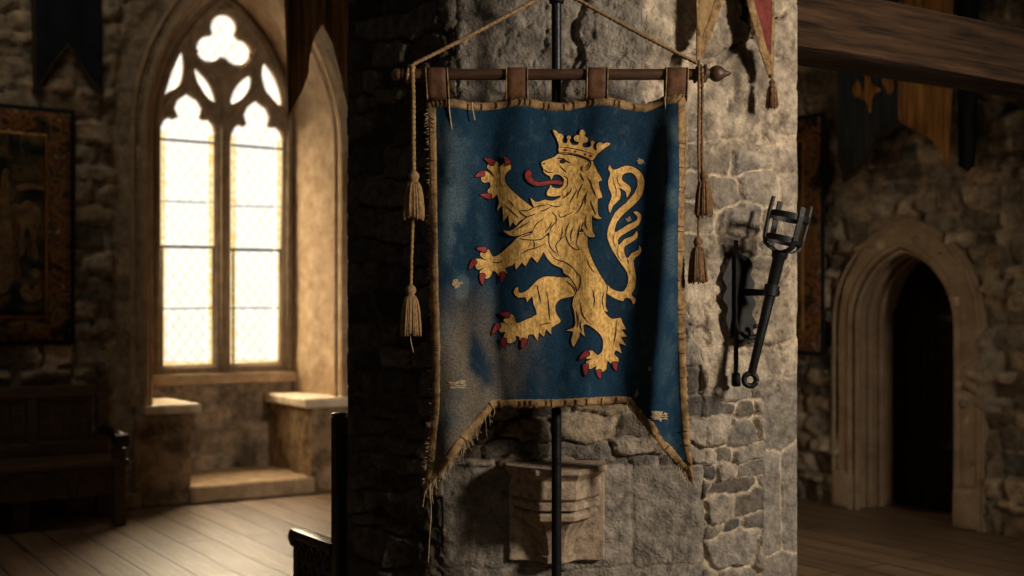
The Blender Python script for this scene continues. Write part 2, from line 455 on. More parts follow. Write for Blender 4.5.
def rubble_wall(name, frame, s_lines, z_lines, hole, sw, sh, seed, amp, smooth_w):
    s, z = np.meshgrid(s_lines, z_lines); ns, nz = len(s_lines), len(z_lines)
    sf, zf = s.ravel(), z.ravel()
    e, r1, r2 = stones(sf, zf, (s_lines[0], s_lines[-1], 0, z_lines[-1]), sw, sh, seed, warp=.05)
    mort = 1 - sstep(.03, .2, e)
    dh = dist_poly(sf, zf, hole)
    sm = 1 - sstep(smooth_w * .8, smooth_w * 1.15, dh + .12 * (fbm(sf * 3, zf * 2, 0, seed) - .5))
    rough = fbm(sf * 7, zf * 7, 0, seed + 3, 5)
    big = fbm(sf * 1.6, zf * 1.6, 2, seed + 4, 3)
    pl = sstep(.58, .68, big)                       # plaster left over part of the wall
    d = amp * ((1 - mort) * (.35 + r1 * .9) * (1 - .5 * pl) + (rough - .5) * 1.5 + (big - .5) * .8)
    d = d * (1 - sm) + sm * amp * .5 * (rough - .3)
    zb = np.floor(zf / .42)
    qe = np.minimum(np.abs(zf / .42 - np.round(zf / .42)) * .42, 1)
    d -= sm * .012 * (1 - sstep(.0, .02, qe))
    stone = np.stack([.10 + .40 * r1, .083 + .32 * r1, .06 + .23 * r1], 1)
    warmth = (r2[:, None] - .5) * np.array([.05, .0, -.03])
    col = stone + warmth
    mc = np.array([.34, .28, .21]); pc = np.array([.33, .27, .2])
    k = (mort * .8)[:, None]; col = col * (1 - k) + mc * k
    k = (pl * .6)[:, None]; col = col * (1 - k) + pc * k
    k = (sm * .9)[:, None]; col = col * (1 - k) + np.array([.36, .29, .21]) * (.85 + .3 * _h(zb.astype(np.int64), 0 * zb.astype(np.int64), 3, seed))[:, None] * k
    stain = sstep(.55, .75, fbm(sf * 2.2, zf * 1.1, 9, seed + 8, 4))[:, None]
    col = col * (1 - .45 * stain)
    verts = [frame(a, b, c) for a, b, c in zip(sf, d, zf)]
    faces = []
    cs = (s[:-1, :-1] + s[1:, 1:]) / 2; cz = (z[:-1, :-1] + z[1:, 1:]) / 2
    ins = in_poly(cs, cz, hole)
    for i in range(nz - 1):
        for j in range(ns - 1):
            if not ins[i, j]:
                a = i * ns + j
                faces.append((a, a + 1, a + ns + 1, a + ns))
    me = mesh(verts, faces); set_col(me, col)
    return link(name, me, None, M['wall'], smooth=True, kind='structure')

# ================================================================== SETTING
# ---- floor: boards run along V_
ang = math.atan2(V_.y, V_.x)
cpt = W0 + U * corner_s
def struct_plane(name, m, pts, ang=0, org=(0, 0, 0)):
    o = link(name, mesh(pts, [range(len(pts))]), None, m, kind='structure')
    return o
A_, B_, C_, D_ = cpt, cpt - U * ROOM, cpt - U * ROOM - V_ * ROOM, cpt - V_ * ROOM
zc = Vector((0, 0, CEIL))
ext = .6
A2, B2, C2, D2 = cpt + (U + V_) * 1.6, B_ - U * ext + V_ * 1.6, C_ - (U + V_) * ext, D_ + U * 1.6 - V_ * ext
rot = Matrix.Rotation(ang, 4, 'Z')
def slab(name, m, zs):
    mb = MB()
    v = [p + Vector((0, 0, z)) for z in zs for p in (A2, B2, C2, D2)]
    mb.add(v, [(0, 1, 2, 3), (4, 7, 6, 5), (0, 4, 5, 1), (1, 5, 6, 2), (2, 6, 7, 3), (3, 7, 4, 0)])
    me = mb.mesh(); me.transform(rot.inverted())
    o = link(name, me, None, m, kind='structure'); o.matrix_world = rot
    return o
slab('floor', M['floor'], (-.15, 0))
slab('ceiling', M['ceil'], (CEIL, CEIL + .15))

# ---- window wall with its pointed embrasure
DEP = .92
wsp = wl(143, 132)[1]
oL, oR = wl(143, 250)[0], wl(346, 250)[0]
open_front = arch(oL, oR, -.05, wsp, 1.0)
def lines(lo, hi, dlo, dhi, step, coarse):
    a = list(np.arange(lo, dlo, coarse)); b = list(np.arange(dlo, dhi, step)); c = list(np.arange(dhi, hi, coarse)) + [hi]
    return np.array(a + b + c)
rubble_wall('wall_left', fl, lines(corner_s - ROOM, corner_s + 1.6, -2.2, 1.75, .024, .4), lines(0, CEIL, 0, 4.5, .024, .3),
            [(oL, -1)] + open_front[1:-1] + [(oR, -1)], .34, .15, 11, .085, .26)

# back of the embrasure: profile seen behind the face
biL, biR = wl(153, 250, DEP)[0], wl(292, 250, DEP)[0]
bsp = wl(157, 112, DEP)[1]
open_back = arch(biL, biR, -.05, bsp, 1.0)
def reveal(name, p0, p1, frame, d0, d1, m, nd=24, seed=3, amp=.012, colf=None):
    """side, soffit and jambs of an opening, lofted from the face inwards"""
    vs = []; n = len(p0); k = 0
    dens0 = []; dens1 = []
    for (a, b), (c, d) in zip(zip(p0[:-1], p0[1:]), zip(p1[:-1], p1[1:])):
        sub = max(1, int(math.hypot(b[0] - a[0], b[1] - a[1]) / .05))
        for i in range(sub):
            t = i / sub
            dens0.append((a[0] + (b[0] - a[0]) * t, a[1] + (b[1] - a[1]) * t)); dens1.append((c[0] + (d[0] - c[0]) * t, c[1] + (d[1] - c[1]) * t))
    dens0.append(p0[-1]); dens1.append(p1[-1]); n = len(dens0)
    L = 0; Ls = []
    for i in range(n):
        if i: L += math.hypot(dens0[i][0] - dens0[i - 1][0], dens0[i][1] - dens0[i - 1][1])
        Ls.append(L)
    P0 = np.array(dens0); P1 = np.array(dens1); Ls = np.array(Ls)
    mid = np.array([(P0[:, 0].min() + P0[:, 0].max()) / 2, 1.6])
    for j in range(nd + 1):
        t = j / nd
        nz_ = fbm(Ls * 5, Ls * 0 + t * 5, 0, seed, 4) - .5
        blk = np.minimum(np.abs(Ls / .36 - np.round(Ls / .36)) * .36, 1)
        off = amp * nz_ * 2 - .006 * (1 - sstep(0, .03, blk))
        if j in (0, nd): off = off * 0
        P = P0 * (1 - t) + P1 * t
        dirv = mid - P; dirv /= np.linalg.norm(dirv, axis=1)[:, None] + 1e-9
        P = P + dirv * off[:, None]
        for q in P: vs.append(frame(q[0], d0 + (d1 - d0) * t, q[1]))
    fs = [(j * n + i, j * n + i + 1, (j + 1) * n + i + 1, (j + 1) * n + i) for j in range(nd) for i in range(n - 1)]
    return link(name, mesh(vs, fs), None, m, smooth=True, kind='structure')
reveal('trim_1', open_front, open_back, fl, .02, -DEP, M['dressed'])

def sweep(profile2d, section, frame, closed=False):
    """sweep a small section along a wall-plane outline; section = [(outwards, d)] """
    pts = [np.array(p) for p in profile2d]; n = len(pts); k = len(section); vs = []
    for i in range(n):
        t = pts[min(i + 1, n - 1)] - pts[max(i - 1, 0)]; t = t / (np.linalg.norm(t) + 1e-9)
        nrm = np.array([-t[1], t[0]])
        for (o, d) in section:
            q = pts[i] + nrm * o
            vs.append(frame(q[0], d, q[1]))
    fs = [(i * k + j, i * k + j + 1, (i + 1) * k + j + 1, (i + 1) * k + j) for i in range(n - 1) for j in range(k - 1)]
    return vs, fs
def roll(r, o=0, d=0, n=9, a0=-.3, a1=PI + .3):
    return [(o + r * math.cos(a0 + (a1 - a0) * i / (n - 1)), d + r * math.sin(a0 + (a1 - a0) * i / (n - 1))) for i in range(n)]
mb = MB()
jamb = [(oL, .82)] + open_front[1:-1] + [(oR, .82)]
jamb = [p for p in jamb if p[1] >= .8]
for sec in (roll(.034, -.012, .0), roll(.022, .085, .012), roll(.02, -.075, -.05)):
    mb.add(*sweep(jamb, sec, fl))
link('trim_2', mb.mesh(), None, M['dressed'], smooth=True, kind='structure')

# wall behind the niche, under the sill; and the closing wall round the tracery
sill = wl(220, 375, DEP)[1]
def back_grid():
    sl = np.arange(biL - .35, biR + .3, .025); zl = np.arange(0, sill + .03, .025)
    s, z = np.meshgrid(sl, zl); sf, zf = s.ravel(), z.ravel()
    e, r1, r2 = stones(sf, zf, (sl[0], sl[-1], 0, sill), .36, .26, 29, warp=.03)
    mort = 1 - sstep(.02, .12, e)
    d = .012 * (1 - mort) * (r1 + .3) + .02 * (fbm(sf * 6, zf * 6, 0, 31, 5) - .5)
    col = np.stack([.20 + .14 * r1, .155 + .105 * r1, .11 + .07 * r1], 1) * (1 - .7 * sstep(.45, .7, fbm(sf * 4, zf * 1.6, 4, 35, 4)))[:, None]
    ns = len(sl)
    fs = [(i * ns + j, i * ns + j + 1, (i + 1) * ns + j + 1, (i + 1) * ns + j) for i in range(len(zl) - 1) for j in range(ns - 1)]
    me = mesh([fl(a, -DEP + b, c) for a, b, c in zip(sf, d, zf)], fs); set_col(me, col)
    link('wall_niche', me, None, M['wall'], smooth=True, kind='structure')
back_grid()

# ---- window_1: stone tracery plate with real holes
TD = DEP - .02
def T(pts, dep=TD): return [wl(x, y, dep) for x, y in pts]
lan_l = [(160, 366), (160, 250), (160, 180), (160, 138), (161.5, 127), (165, 120), (170, 117), (175, 118.5), (179, 116.5), (175.5, 108), (178, 100), (188.5, 93),
         (199, 100), (203, 108), (200.5, 117), (205, 119.5), (210, 119), (214, 124), (216, 132), (216, 180), (216, 250), (214.5, 364)]
lan_r = [(231.5, 364), (231.5, 250), (231.5, 180), (231.5, 143), (232.5, 134), (236, 127), (241, 124), (245, 126), (247.5, 123.5), (245, 115), (248, 107), (257.5, 100),
         (268, 108), (271, 116), (269, 125), (273, 127), (278, 126.5), (282, 131), (284.5, 139), (284.5, 180), (283, 250), (280, 362)]
def circle(cx, cy, r, a0, a1, n=10): return [(cx + r * math.cos(math.radians(a0 + (a1 - a0) * i / n)), cy + r * math.sin(math.radians(a0 + (a1 - a0) * i / n))) for i in range(n + 1)]
tref = circle(224.7, 26.5, 13, 152, 395, 12) + circle(238.5, 51.5, 13, -85, 150, 12) + circle(210.8, 48, 13.2, 38, 275, 12)
m_a = [(182.5, 50), (185, 67), (181, 84), (172, 90), (164.5, 93), (166, 82), (171, 70)]
m_b = [(196, 67), (203, 73), (210, 82), (215, 93), (216.5, 102), (208, 96), (200, 84), (196.5, 75)]
m_c = [(252, 75), (252, 86), (246, 96), (239, 101), (232, 103), (234, 92), (242, 81)]
m_d = [(265.5, 62), (272, 69), (278, 80), (282, 93), (283, 105), (275, 101), (267, 90), (263, 75)]
holes_px = [lan_l, lan_r, tref, catmull(m_a, True, 3), catmull(m_b, True, 3), catmull(m_c, True, 3), catmull(m_d, True, 3)]
holes = [T(h) for h in holes_px]
outer = arch(biL - .1, biR + .1, sill - .05, bsp - .05, 1.02)
def grow(poly, d):
    """offset a 2D outline by d (miters limited)"""
    n = len(poly); P = [np.array(p, float) for p in poly]; out = []
    area = sum(P[i][0] * P[(i + 1) % n][1] - P[(i + 1) % n][0] * P[i][1] for i in range(n))
    sg = 1 if area > 0 else -1
    for i in range(n):
        a = P[i] - P[i - 1]; b = P[(i + 1) % n] - P[i]
        a = a / (np.linalg.norm(a) + 1e-9); b = b / (np.linalg.norm(b) + 1e-9)
        na = np.array([a[1], -a[0]]) * sg; nb = np.array([b[1], -b[0]]) * sg
        m = na + nb; l = np.linalg.norm(m)
        if l < .3: m = na; q = 1
        else: m = m / l; q = min(1 / max(m.dot(na), .4), 1.7)
        out.append(tuple(P[i] + m * d * q))
    return out
def plate(outl, hol, d_front, d_back, bev):
    """stone plate with chamfered holes"""
    mb = MB()
    front_h = [grow(h, bev) for h in hol]
    v, f = flat_poly(outl, None, None, holes=front_h)
    mb.add([fl(a, d_front, b) for a, b in v], f)
    for h, g in zip(hol, front_h):
        n = len(h)
        vs = [fl(a, d_front, b) for a, b in g] + [fl(a, d_front - bev, b) for a, b in h] + [fl(a, d_back, b) for a, b in h]
        mb.add(vs, [(k * n + i, k * n + (i + 1) % n, (k + 1) * n + (i + 1) % n, (k + 1) * n + i) for k in (0, 1) for i in range(n)])
    n = len(outl)
    mb.add([fl(a, d_front, b) for a, b in outl] + [fl(a, d_back, b) for a, b in outl], [(i, (i + 1) % n, n + (i + 1) % n, n + i) for i in range(n)])
    return mb.mesh()
win = link('window_1', plate(outer, holes, -DEP + .02, -DEP - .22, .028), None, M['tracery'], kind='structure')
# raised mouldings in front of the plate: mullion, arch heads, oculus ring, frame, sill
mb = MB()
def mould(pxs, r, d=0.02, dep=TD):
    mb.tube([fl(*(lambda q: (q[0], -DEP + d, q[1]))(wl(x, y, dep))) for x, y in pxs], r, 8)
mould([(223.5, 372), (223.5, 250), (223.5, 140), (223.5, 112)], .035, .03)
mould([(157.5, 374), (157, 250), (157, 125), (160, 98), (168, 72), (180, 46), (196, 25), (211, 9), (224, 0)], .03, .03)
mould([(288, 370), (289, 250), (290, 125), (287, 98), (280, 72), (268, 46), (252, 25), (238, 9), (224, 0)], .03, .03)
mould(catmull([(223.5, 140), (222, 122), (212, 106), (200, 92), (189, 82), (176, 93), (164, 106), (158, 124)], False, 3), .02, .02)
mould(catmull([(223.5, 140), (226, 124), (235, 112), (247, 99), (258, 89), (271, 100), (282, 113), (288, 130)], False, 3), .02, .02)
mould(catmull(circle(224.5, 42, 33, 0, 352, 20), True, 2), .022, .02)
mould(catmull([(189, 82), (190, 70), (194, 56), (197, 50)], False, 3), .018, .02)
mould(catmull([(258, 89), (256, 74), (252, 60), (250, 54)], False, 3), .018, .02)
mould(catmull([(223.5, 112), (222, 96), (219, 84), (218, 75)], False, 3), .02, .02)
ORG[win.name] = Vector((0, 0, 0))
link('moulding', mb.mesh(), win, M['tracery'], smooth=True)
mb = MB()
mb.box(fl, biL - .12, biR + .12, -DEP - .2, -DEP + .07, sill - .08, sill + .02)
link('window_sill', mb.mesh(bevel=.012), win, M['dressed'])
# glass: one leaded sheet behind the stone, with amber border strips and iron bars
loc_w = fl((biL + biR) / 2, -DEP - .1, sill)
GD = -DEP - .06
zt = bsp + (biR - biL)
v, f = flat_poly(arch(biL, biR, sill, bsp, 1.0), None, None)
me = mesh([(a, 0, b) for a, b in v], f)
g = bpy.data.objects.new('window_pane', me); COL.objects.link(g); me.materials.append(M['pane'])
g.matrix_world = Matrix.Translation(fl(0, GD, 0)) @ Matrix.Rotation(math.atan2(U.y, U.x), 4, 'Z')
g.parent = win
mb = MB()
for hole in (holes[0], holes[1]):
    lo = [p for p in hole]
    xs = [p[0] for p in lo]; a0, a1 = min(xs), max(xs); zb = min(p[1] for p in lo); zs_ = wl(190, 132, TD)[1]
    wb = .035
    zk = wl(190, 249, TD)[1]
    for (s0, s1, z0, z1) in ((a0 - .01, a0 + wb + .03, zb, zs_), (a1 - wb - .015, a1 + .01, zb, zs_), (a0, a1, zb - .02, zb + wb)):
        mb.box(fl, s0, s1, GD + .01, GD + .018, z0, z1)
link('border_glass', mb.mesh(), win, M['amber'])
mb = MB()
for (x0, x1, ys, r) in ((159, 217, (139, 143.5), .011), (230.5, 285.5, (145, 149.5), .011), (159, 217, (201, 203), .005), (230.5, 285.5, (206, 207), .005),
                        (159, 217, (246.5, 247.5), .014), (230.5, 285.5, (249.5, 250.5), .014), (159, 217, (309, 308), .006), (230.5, 285.5, (308, 308), .006)):
    p, q = wl(x0, ys[0], DEP + .045), wl(x1, ys[1], DEP + .045)
    mb.tube([fl(p[0], -DEP - .045, p[1]), fl(q[0], -DEP - .045, q[1])], r, 6)
for (x, y0, y1) in ((162, 247, 366), (213, 247, 364), (233, 250, 364), (280, 250, 362)):
    p, q = wl(x, y0, DEP + .045), wl(x, y1, DEP + .045)
    mb.tube([fl(p[0], -DEP - .045, p[1]), fl(q[0], -DEP - .045, q[1])], .012, 6)
link('glazing_bar', mb.mesh(), win, M['lead'])

# niche step and the two stone seats inside the embrasure
sL1 = wl(189, 450)[0]; sR0 = wl(309, 450)[0]
SEAT = wl(200, 403)[1]
def rough_box(name, s0, s1, d0, d1, z0, z1, seed, amp=.012, m=None, step=.04):
    bm = bmesh.new()
    mb = MB(); mb.box(lambda a, b, z: Vector((a, b, z)), s0, s1, d0, d1, z0, z1)
    me = mb.mesh(bevel=.015, seg=1)
    bm.from_mesh(me)
    for ax, lo, hi in ((0, s0, s1), (1, d0, d1), (2, z0, z1)):
        x = lo + step
        while x < hi - step / 2:
            co = Vector((0, 0, 0)); co[ax] = x; no = Vector((0, 0, 0)); no[ax] = 1
            bmesh.ops.bisect_plane(bm, geom=bm.verts[:] + bm.edges[:] + bm.faces[:], plane_co=co, plane_no=no, dist=1e-5); x += step
    bm.normal_update()
    P = np.array([v.co[:] for v in bm.verts]); N = np.array([v.normal[:] for v in bm.verts])
    e = (fbm(P[:, 0] * 7, P[:, 2] * 7, P[:, 1] * 7, seed, 4) - .5) * 2 * amp
    P = P + N * e[:, None]
    for v, p in zip(bm.verts, P): v.co = fl(*p)
    bm.to_mesh(me); bm.free()
    o = link(name, me, None, m or M['dressed'], smooth=True, kind='structure', angle=40)
    return o
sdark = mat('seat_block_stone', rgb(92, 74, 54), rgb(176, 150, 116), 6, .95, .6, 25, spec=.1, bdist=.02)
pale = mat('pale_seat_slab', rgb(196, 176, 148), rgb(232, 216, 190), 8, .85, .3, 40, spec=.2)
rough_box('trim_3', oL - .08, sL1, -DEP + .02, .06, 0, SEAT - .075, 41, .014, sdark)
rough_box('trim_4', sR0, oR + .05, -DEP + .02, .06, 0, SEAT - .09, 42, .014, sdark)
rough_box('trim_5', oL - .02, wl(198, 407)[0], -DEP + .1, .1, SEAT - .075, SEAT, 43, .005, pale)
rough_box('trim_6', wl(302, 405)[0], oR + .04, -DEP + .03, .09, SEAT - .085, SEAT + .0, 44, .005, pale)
rough_box('trim_7', sL1 - .02, sR0 + .02, -DEP + .02, .1, 0, .14, 45, .014)
# low plinth at the foot of the window wall
rough_box('baseboard_left', -3.4, oL - .03, -.03, .1, 0, .13, 47, .02, sdark, .06)

# ---- door wall
dsp = wr(900, 325)[1]
dL, dR = wr(964, 400)[0], wr(856, 400)[0]               # t grows to the left in the photo
door_front = arch(dL, dR, -.08, dsp, .62)
rubble_wall('wall_right', lambda t, d, z: fr(t, d, z), lines(corner_t - ROOM, corner_t, -1.1, 2.6, .026, .4), lines(0, CEIL, 0, 4.6, .026, .3),
            [(dL, -1)] + door_front[1:-1] + [(dR, -1)], .26, .12, 23, .075, .0001)
# surround
oarch = arch(wr(990, 400)[0], wr(844, 400)[0], -.08, dsp, .62)
mb = MB()
ring_in, ring_out = door_front, oarch
n = len(ring_in)
def ring(d0, pin, pout, d1):
    n = len(pin)
    vs = [fr(a, d0, b) for a, b in pin] + [fr(a, d0, b) for a, b in pout] + [fr(a, d1, b) for a, b in pout] + [fr(a, d1, b) for a, b in pin]
    fs = [(k * n + i, k * n + i + 1, ((k + 1) % 4) * n + i + 1, ((k + 1) % 4) * n + i) for k in range(4) for i in range(n - 1)]
    fs += [(0, n, 2 * n, 3 * n), (n - 1, 2 * n - 1, 3 * n - 1, 4 * n - 1)]
    mb.add(vs, fs)
ring(.075, ring_in, ring_out, -.05)
surround = link('trim_8', mb.mesh(bevel=.015), None, M['door_stone'], kind='structure')
mb = MB()
for (o, d, r) in ((.0, .075, .024), (-.035, .03, .028), (-.02, -.14, .035), (-.03, -.26, .03), (.17, .07, .018)):
    vs, fs = sweep(door_front, roll(r, -o if False else o, d, 9, 0, 2 * PI), fr); mb.add(vs, fs)
link('trim_9', mb.mesh(), None, M['door_stone'], smooth=True, kind='structure')
dshr = [(a * .96 + .04 * (dL + dR) / 2, b) for a, b in door_front]
reveal('trim_10', door_front, dshr, fr, .05, -.5, M['door_stone'], 14, 5, .008)
mb = MB()
mb.box(fr, dL - .19, dL + .02, -.05, .14, 0, .32); mb.box(fr, dR - .02, dR + .17, -.05, .13, 0, .3)
link('trim_11', mb.mesh(bevel=.05), None, M['door_stone'], kind='structure')
# door leaf, open joints between planks
leaf = arch(dL - .03, dR + .03, -.06, dsp + .02, .62)
door = link('door_1', mesh([fr(a, d, b) for d in (-.45, -.52) for a, b in leaf],
            [range(len(leaf)), [len(leaf) + i for i in range(len(leaf))][::-1]] + [(i, (i + 1) % len(leaf), len(leaf) + (i + 1) % len(leaf), len(leaf) + i) for i in range(len(leaf))]), None, M['doorwood'], kind='structure')
mb = MB(); k = 7
for i in range(k):
    a = dL + (dR - dL) * i / k
    top = dsp + .35 * math.sin(PI * (i + .5) / k) + .05
    mb.box(fr, a + .006, a + (dR - dL) / k - .006, -.46, -.425, .02, top)
link('door_plank', mb.mesh(bevel=.006, seg=1), door, M['doorwood'])
mb = MB()
for z in (.5, 1.5):
    mb.box(fr, dL + .03, dR - .1, -.43, -.412, z, z + .06)
link('hinge_strap', mb.mesh(bevel=.004, seg=1), door, M['iron'])
mb = MB()
mb.tube([fr(dR - .14 + .05 * math.cos(a), -.405, 1.0 + .05 * math.sin(a)) for a in np.linspace(0, 2 * PI, 17)], .008, 6)
link('door_handle', mb.mesh(), door, M['iron'], smooth=True)
# the two walls behind the camera
def plain_wall(name, p, q):
    n = (q - p).normalized().cross(Vector((0, 0, 1)))
    mb = MB()
    vs = [a + n * k + Vector((0, 0, z)) for z in (0, CEIL) for k in (0, .3) for a in (p, q)]
    mb.add(vs, [(0, 2, 3, 1), (4, 5, 7, 6), (0, 1, 5, 4), (2, 6, 7, 3), (0, 4, 6, 2), (1, 3, 7, 5)])
    link(name, mb.mesh(), None, M['plain'], kind='structure')
plain_wall('wall_back', B_, C_)
plain_wall('wall_front', C_, D_)

# ================================================================== PILLAR
def pxd(px, d): return np.array([(px - CX) / F * d, d])
def plan(z):
    k = float(sstep(1.25, 2.2, np.array(z)))           # 0 at the foot, 1 up the shaft
    mixp = lambda a, b: a * (1 - k) + b * k
    Lc = pxd(348, 5.2); A = mixp(pxd(442, 4.84), pxd(455, 4.78)); B = mixp(pxd(704, 4.93), pxd(643, 4.78)); Cc = pxd(797, 5.15)
    return [Lc, A, B, Cc]
def pillar():
    step = .0072
    zl = lines(0, CEIL, .45, 2.98, step, .12)
    cols = [(0, t) for t in np.arange(0, 1, step / .70)] + [(1, t) for t in np.arange(0, 1, step / .85)] + [(2, t) for t in np.arange(0, 1, step / .78)] + [(2, 1.0)]
    nc = len(cols); nz = len(zl)
    X = np.zeros((nz, nc)); Y = np.zeros((nz, nc)); NX = np.zeros((nz, nc)); NY = np.zeros((nz, nc)); SP = np.zeros((nz, nc))
    fid = np.array([c[0] for c in cols]); ft = np.array([c[1] for c in cols])
    for i, z in enumerate(zl):
        P = plan(z)
        nrm = []
        for a, b in zip(P[:-1], P[1:]):
            e = (b - a) / np.linalg.norm(b - a); nrm.append(np.array([e[1], -e[0]]))
        ln = [np.linalg.norm(b - a) for a, b in zip(P[:-1], P[1:])]
        st = [0, ln[0], ln[0] + ln[1]]
        for f in range(3):
            m = fid == f; t = ft[m]
            X[i, m] = P[f][0] + (P[f + 1][0] - P[f][0]) * t; Y[i, m] = P[f][1] + (P[f + 1][1] - P[f][1]) * t
            nn = np.tile(nrm[f], (t.size, 1))
            # blend normals close to the arrises, so that they stay joined
            if f > 0:
                w = np.clip(1 - t * ln[f] / .03, 0, 1)[:, None] * .5; nn = nn * (1 - w) + nrm[f - 1] * w
            if f < 2:
                w = np.clip(1 - (1 - t) * ln[f] / .03, 0, 1)[:, None] * .5; nn = nn * (1 - w) + nrm[f + 1] * w
            nn /= np.linalg.norm(nn, axis=1)[:, None]
            NX[i, m] = nn[:, 0]; NY[i, m] = nn[:, 1]; SP[i, m] = st[f] + t * ln[f]
    Z = np.tile(zl[:, None], (1, nc)); FI = np.tile(fid, (nz, 1)); FT = np.tile(ft, (nz, 1))
    s, z, fi, t = SP.ravel(), Z.ravel(), FI.ravel(), FT.ravel()
    smax = s.max() + .2
    e1, a1, b1 = stones(s, z, (0, smax, 0, CEIL), .17, .10, 5, warp=.065)       # small rubble
    e2, a2, b2 = stones(s, z, (0, smax, 0, CEIL), .34, .34, 61, warp=.012, jit=.3)  # ashlar
    # which masonry where
    quoin = ((fi == 2) & (t > .62) & (z < 1.42)) * 1.0
    foot_front = ((fi == 1)) * (1 - sstep(.93, 1.02, z + .05 * (fbm(s * 5, z * 5, 0, 3) - .5)))
    ash = np.clip(quoin + foot_front, 0, 1)
    e = np.where(ash > .5, e2, e1); ra = np.where(ash > .5, a2, a1); rb = np.where(ash > .5, b2, b1)
    qz = np.abs((z - .835) / .375 - np.round((z - .835) / .375)) * .375
    e2 = np.where(quoin > .5, np.minimum(qz, np.abs(t - .62) * .78) * 2.2, e2)
    a2 = np.where(quoin > .5, _h(np.floor((z - .835) / .375).astype(np.int64), 0 * fi.astype(np.int64), 0, 8), a2)
    mort = 1 - np.where(ash > .5, sstep(.01, .05, e), sstep(.03, .17, e))
    n_big = fbm(s * 2.6, z * 2.6, 0, 71, 4); n_mid = fbm(s * 9, z * 9, 3, 73, 4); n_f = fbm(s * 34, z * 34, 5, 77, 4)
    # plaster coat
    pl = np.zeros_like(s)
    pl = np.where(fi == 0, sstep(.62, .7, n_big + .05), pl)
    zf1 = z + .25 * (n_mid - .5) + .1 * (n_big - .5)
    pl = np.where(fi == 1, sstep(1.36, 1.48, zf1), pl)
    zf2 = z + .22 * (n_mid - .5) + .2 * (n_big - .5)
    right_pl = sstep(2.25, 2.36, zf2) + sstep(1.25, 1.4, zf2) * (1 - sstep(1.68, 1.86, zf2)) * .8 + .6 * sstep(.56, .66, n_big) * sstep(1.3, 1.5, z)
    pl = np.where(fi == 2, np.clip(right_pl, 0, 1), pl)
    # relief
    rub_h = (1 - mort) * (.25 + ra * .95)
    amp = np.where(fi == 0, .030, np.where(fi == 1, .042, .034))
    amp = np.where(ash > .5, .014, amp)
    crack = sstep(.46, .5, 1 - np.abs(fbm(s * 4.2, z * 3.4, 11, 83, 4) - .5) * 2 - .46)
    pits = sstep(.66, .76, fbm(s * 26, z * 26, 8, 87, 3))
    d_r = amp * (rub_h - .45) + .034 * (n_mid - .5) + .016 * (n_f - .5)
    d_p = .010 + .026 * (n_mid - .5) + .016 * (n_big - .5) + .013 * (n_f - .5) - .012 * pits
    cr2 = sstep(.90, .975, 1 - np.abs(fbm(s * 3.1, z * 3.6, 21, 91, 5) - .5) * 2)
    d_p = d_p - .032 * cr2 * sstep(.40, .55, n_big)
    d = d_r * (1 - pl) + d_p * pl
    arris = np.minimum(np.where(fi == 1, np.minimum(t, 1 - t), np.where(fi == 0, 1 - t, t)), 1) * .78
    d = d - .012 * np.exp(-(arris / .014) ** 2)
    side = np.where(fi == 2, 1 - t, np.where(fi == 0, t, 1))
    d = d * (.22 + .78 * sstep(.0, .13, side))
    d = np.where(z > 3.1, d * .4, d)
    # colours of stones, mortar and plaster; left and front faces darkened as painted shade
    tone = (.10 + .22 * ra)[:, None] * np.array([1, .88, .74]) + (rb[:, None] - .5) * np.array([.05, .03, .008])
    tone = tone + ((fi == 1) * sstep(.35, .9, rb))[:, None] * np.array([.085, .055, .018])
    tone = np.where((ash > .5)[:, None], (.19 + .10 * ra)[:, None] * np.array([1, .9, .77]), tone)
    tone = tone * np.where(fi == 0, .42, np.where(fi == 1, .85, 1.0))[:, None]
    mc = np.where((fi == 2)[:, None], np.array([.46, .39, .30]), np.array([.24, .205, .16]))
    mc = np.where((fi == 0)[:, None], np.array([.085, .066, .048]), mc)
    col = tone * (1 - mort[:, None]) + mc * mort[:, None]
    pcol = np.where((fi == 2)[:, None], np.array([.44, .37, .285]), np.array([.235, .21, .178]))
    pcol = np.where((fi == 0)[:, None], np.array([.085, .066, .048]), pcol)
    blot = sstep(.42, .68, fbm(s * 5.5, z * 4.2, 31, 97, 5))
    pcol = pcol * (1 - .42 * blot)[:, None]
    blot2 = sstep(.52, .7, fbm(s * 13, z * 11, 41, 99, 4))
    pcol = pcol * (1 - .35 * blot2)[:, None]
    col = col * (1 - pl[:, None]) + pcol * pl[:, None]
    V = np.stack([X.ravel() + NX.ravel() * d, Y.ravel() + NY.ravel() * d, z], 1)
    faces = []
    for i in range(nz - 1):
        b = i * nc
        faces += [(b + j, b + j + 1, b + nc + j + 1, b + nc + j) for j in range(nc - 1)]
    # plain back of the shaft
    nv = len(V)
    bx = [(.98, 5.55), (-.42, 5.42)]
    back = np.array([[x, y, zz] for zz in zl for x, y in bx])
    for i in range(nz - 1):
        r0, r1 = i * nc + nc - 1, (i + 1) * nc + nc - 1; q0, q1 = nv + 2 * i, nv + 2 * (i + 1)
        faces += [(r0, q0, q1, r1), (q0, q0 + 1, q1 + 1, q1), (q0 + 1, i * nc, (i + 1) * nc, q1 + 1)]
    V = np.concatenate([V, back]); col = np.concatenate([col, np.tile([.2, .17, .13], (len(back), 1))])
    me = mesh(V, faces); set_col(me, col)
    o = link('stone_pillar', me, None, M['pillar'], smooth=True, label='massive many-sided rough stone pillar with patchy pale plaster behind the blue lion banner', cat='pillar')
    base_origin(o, (.25, 5.15, 0))
pillar()

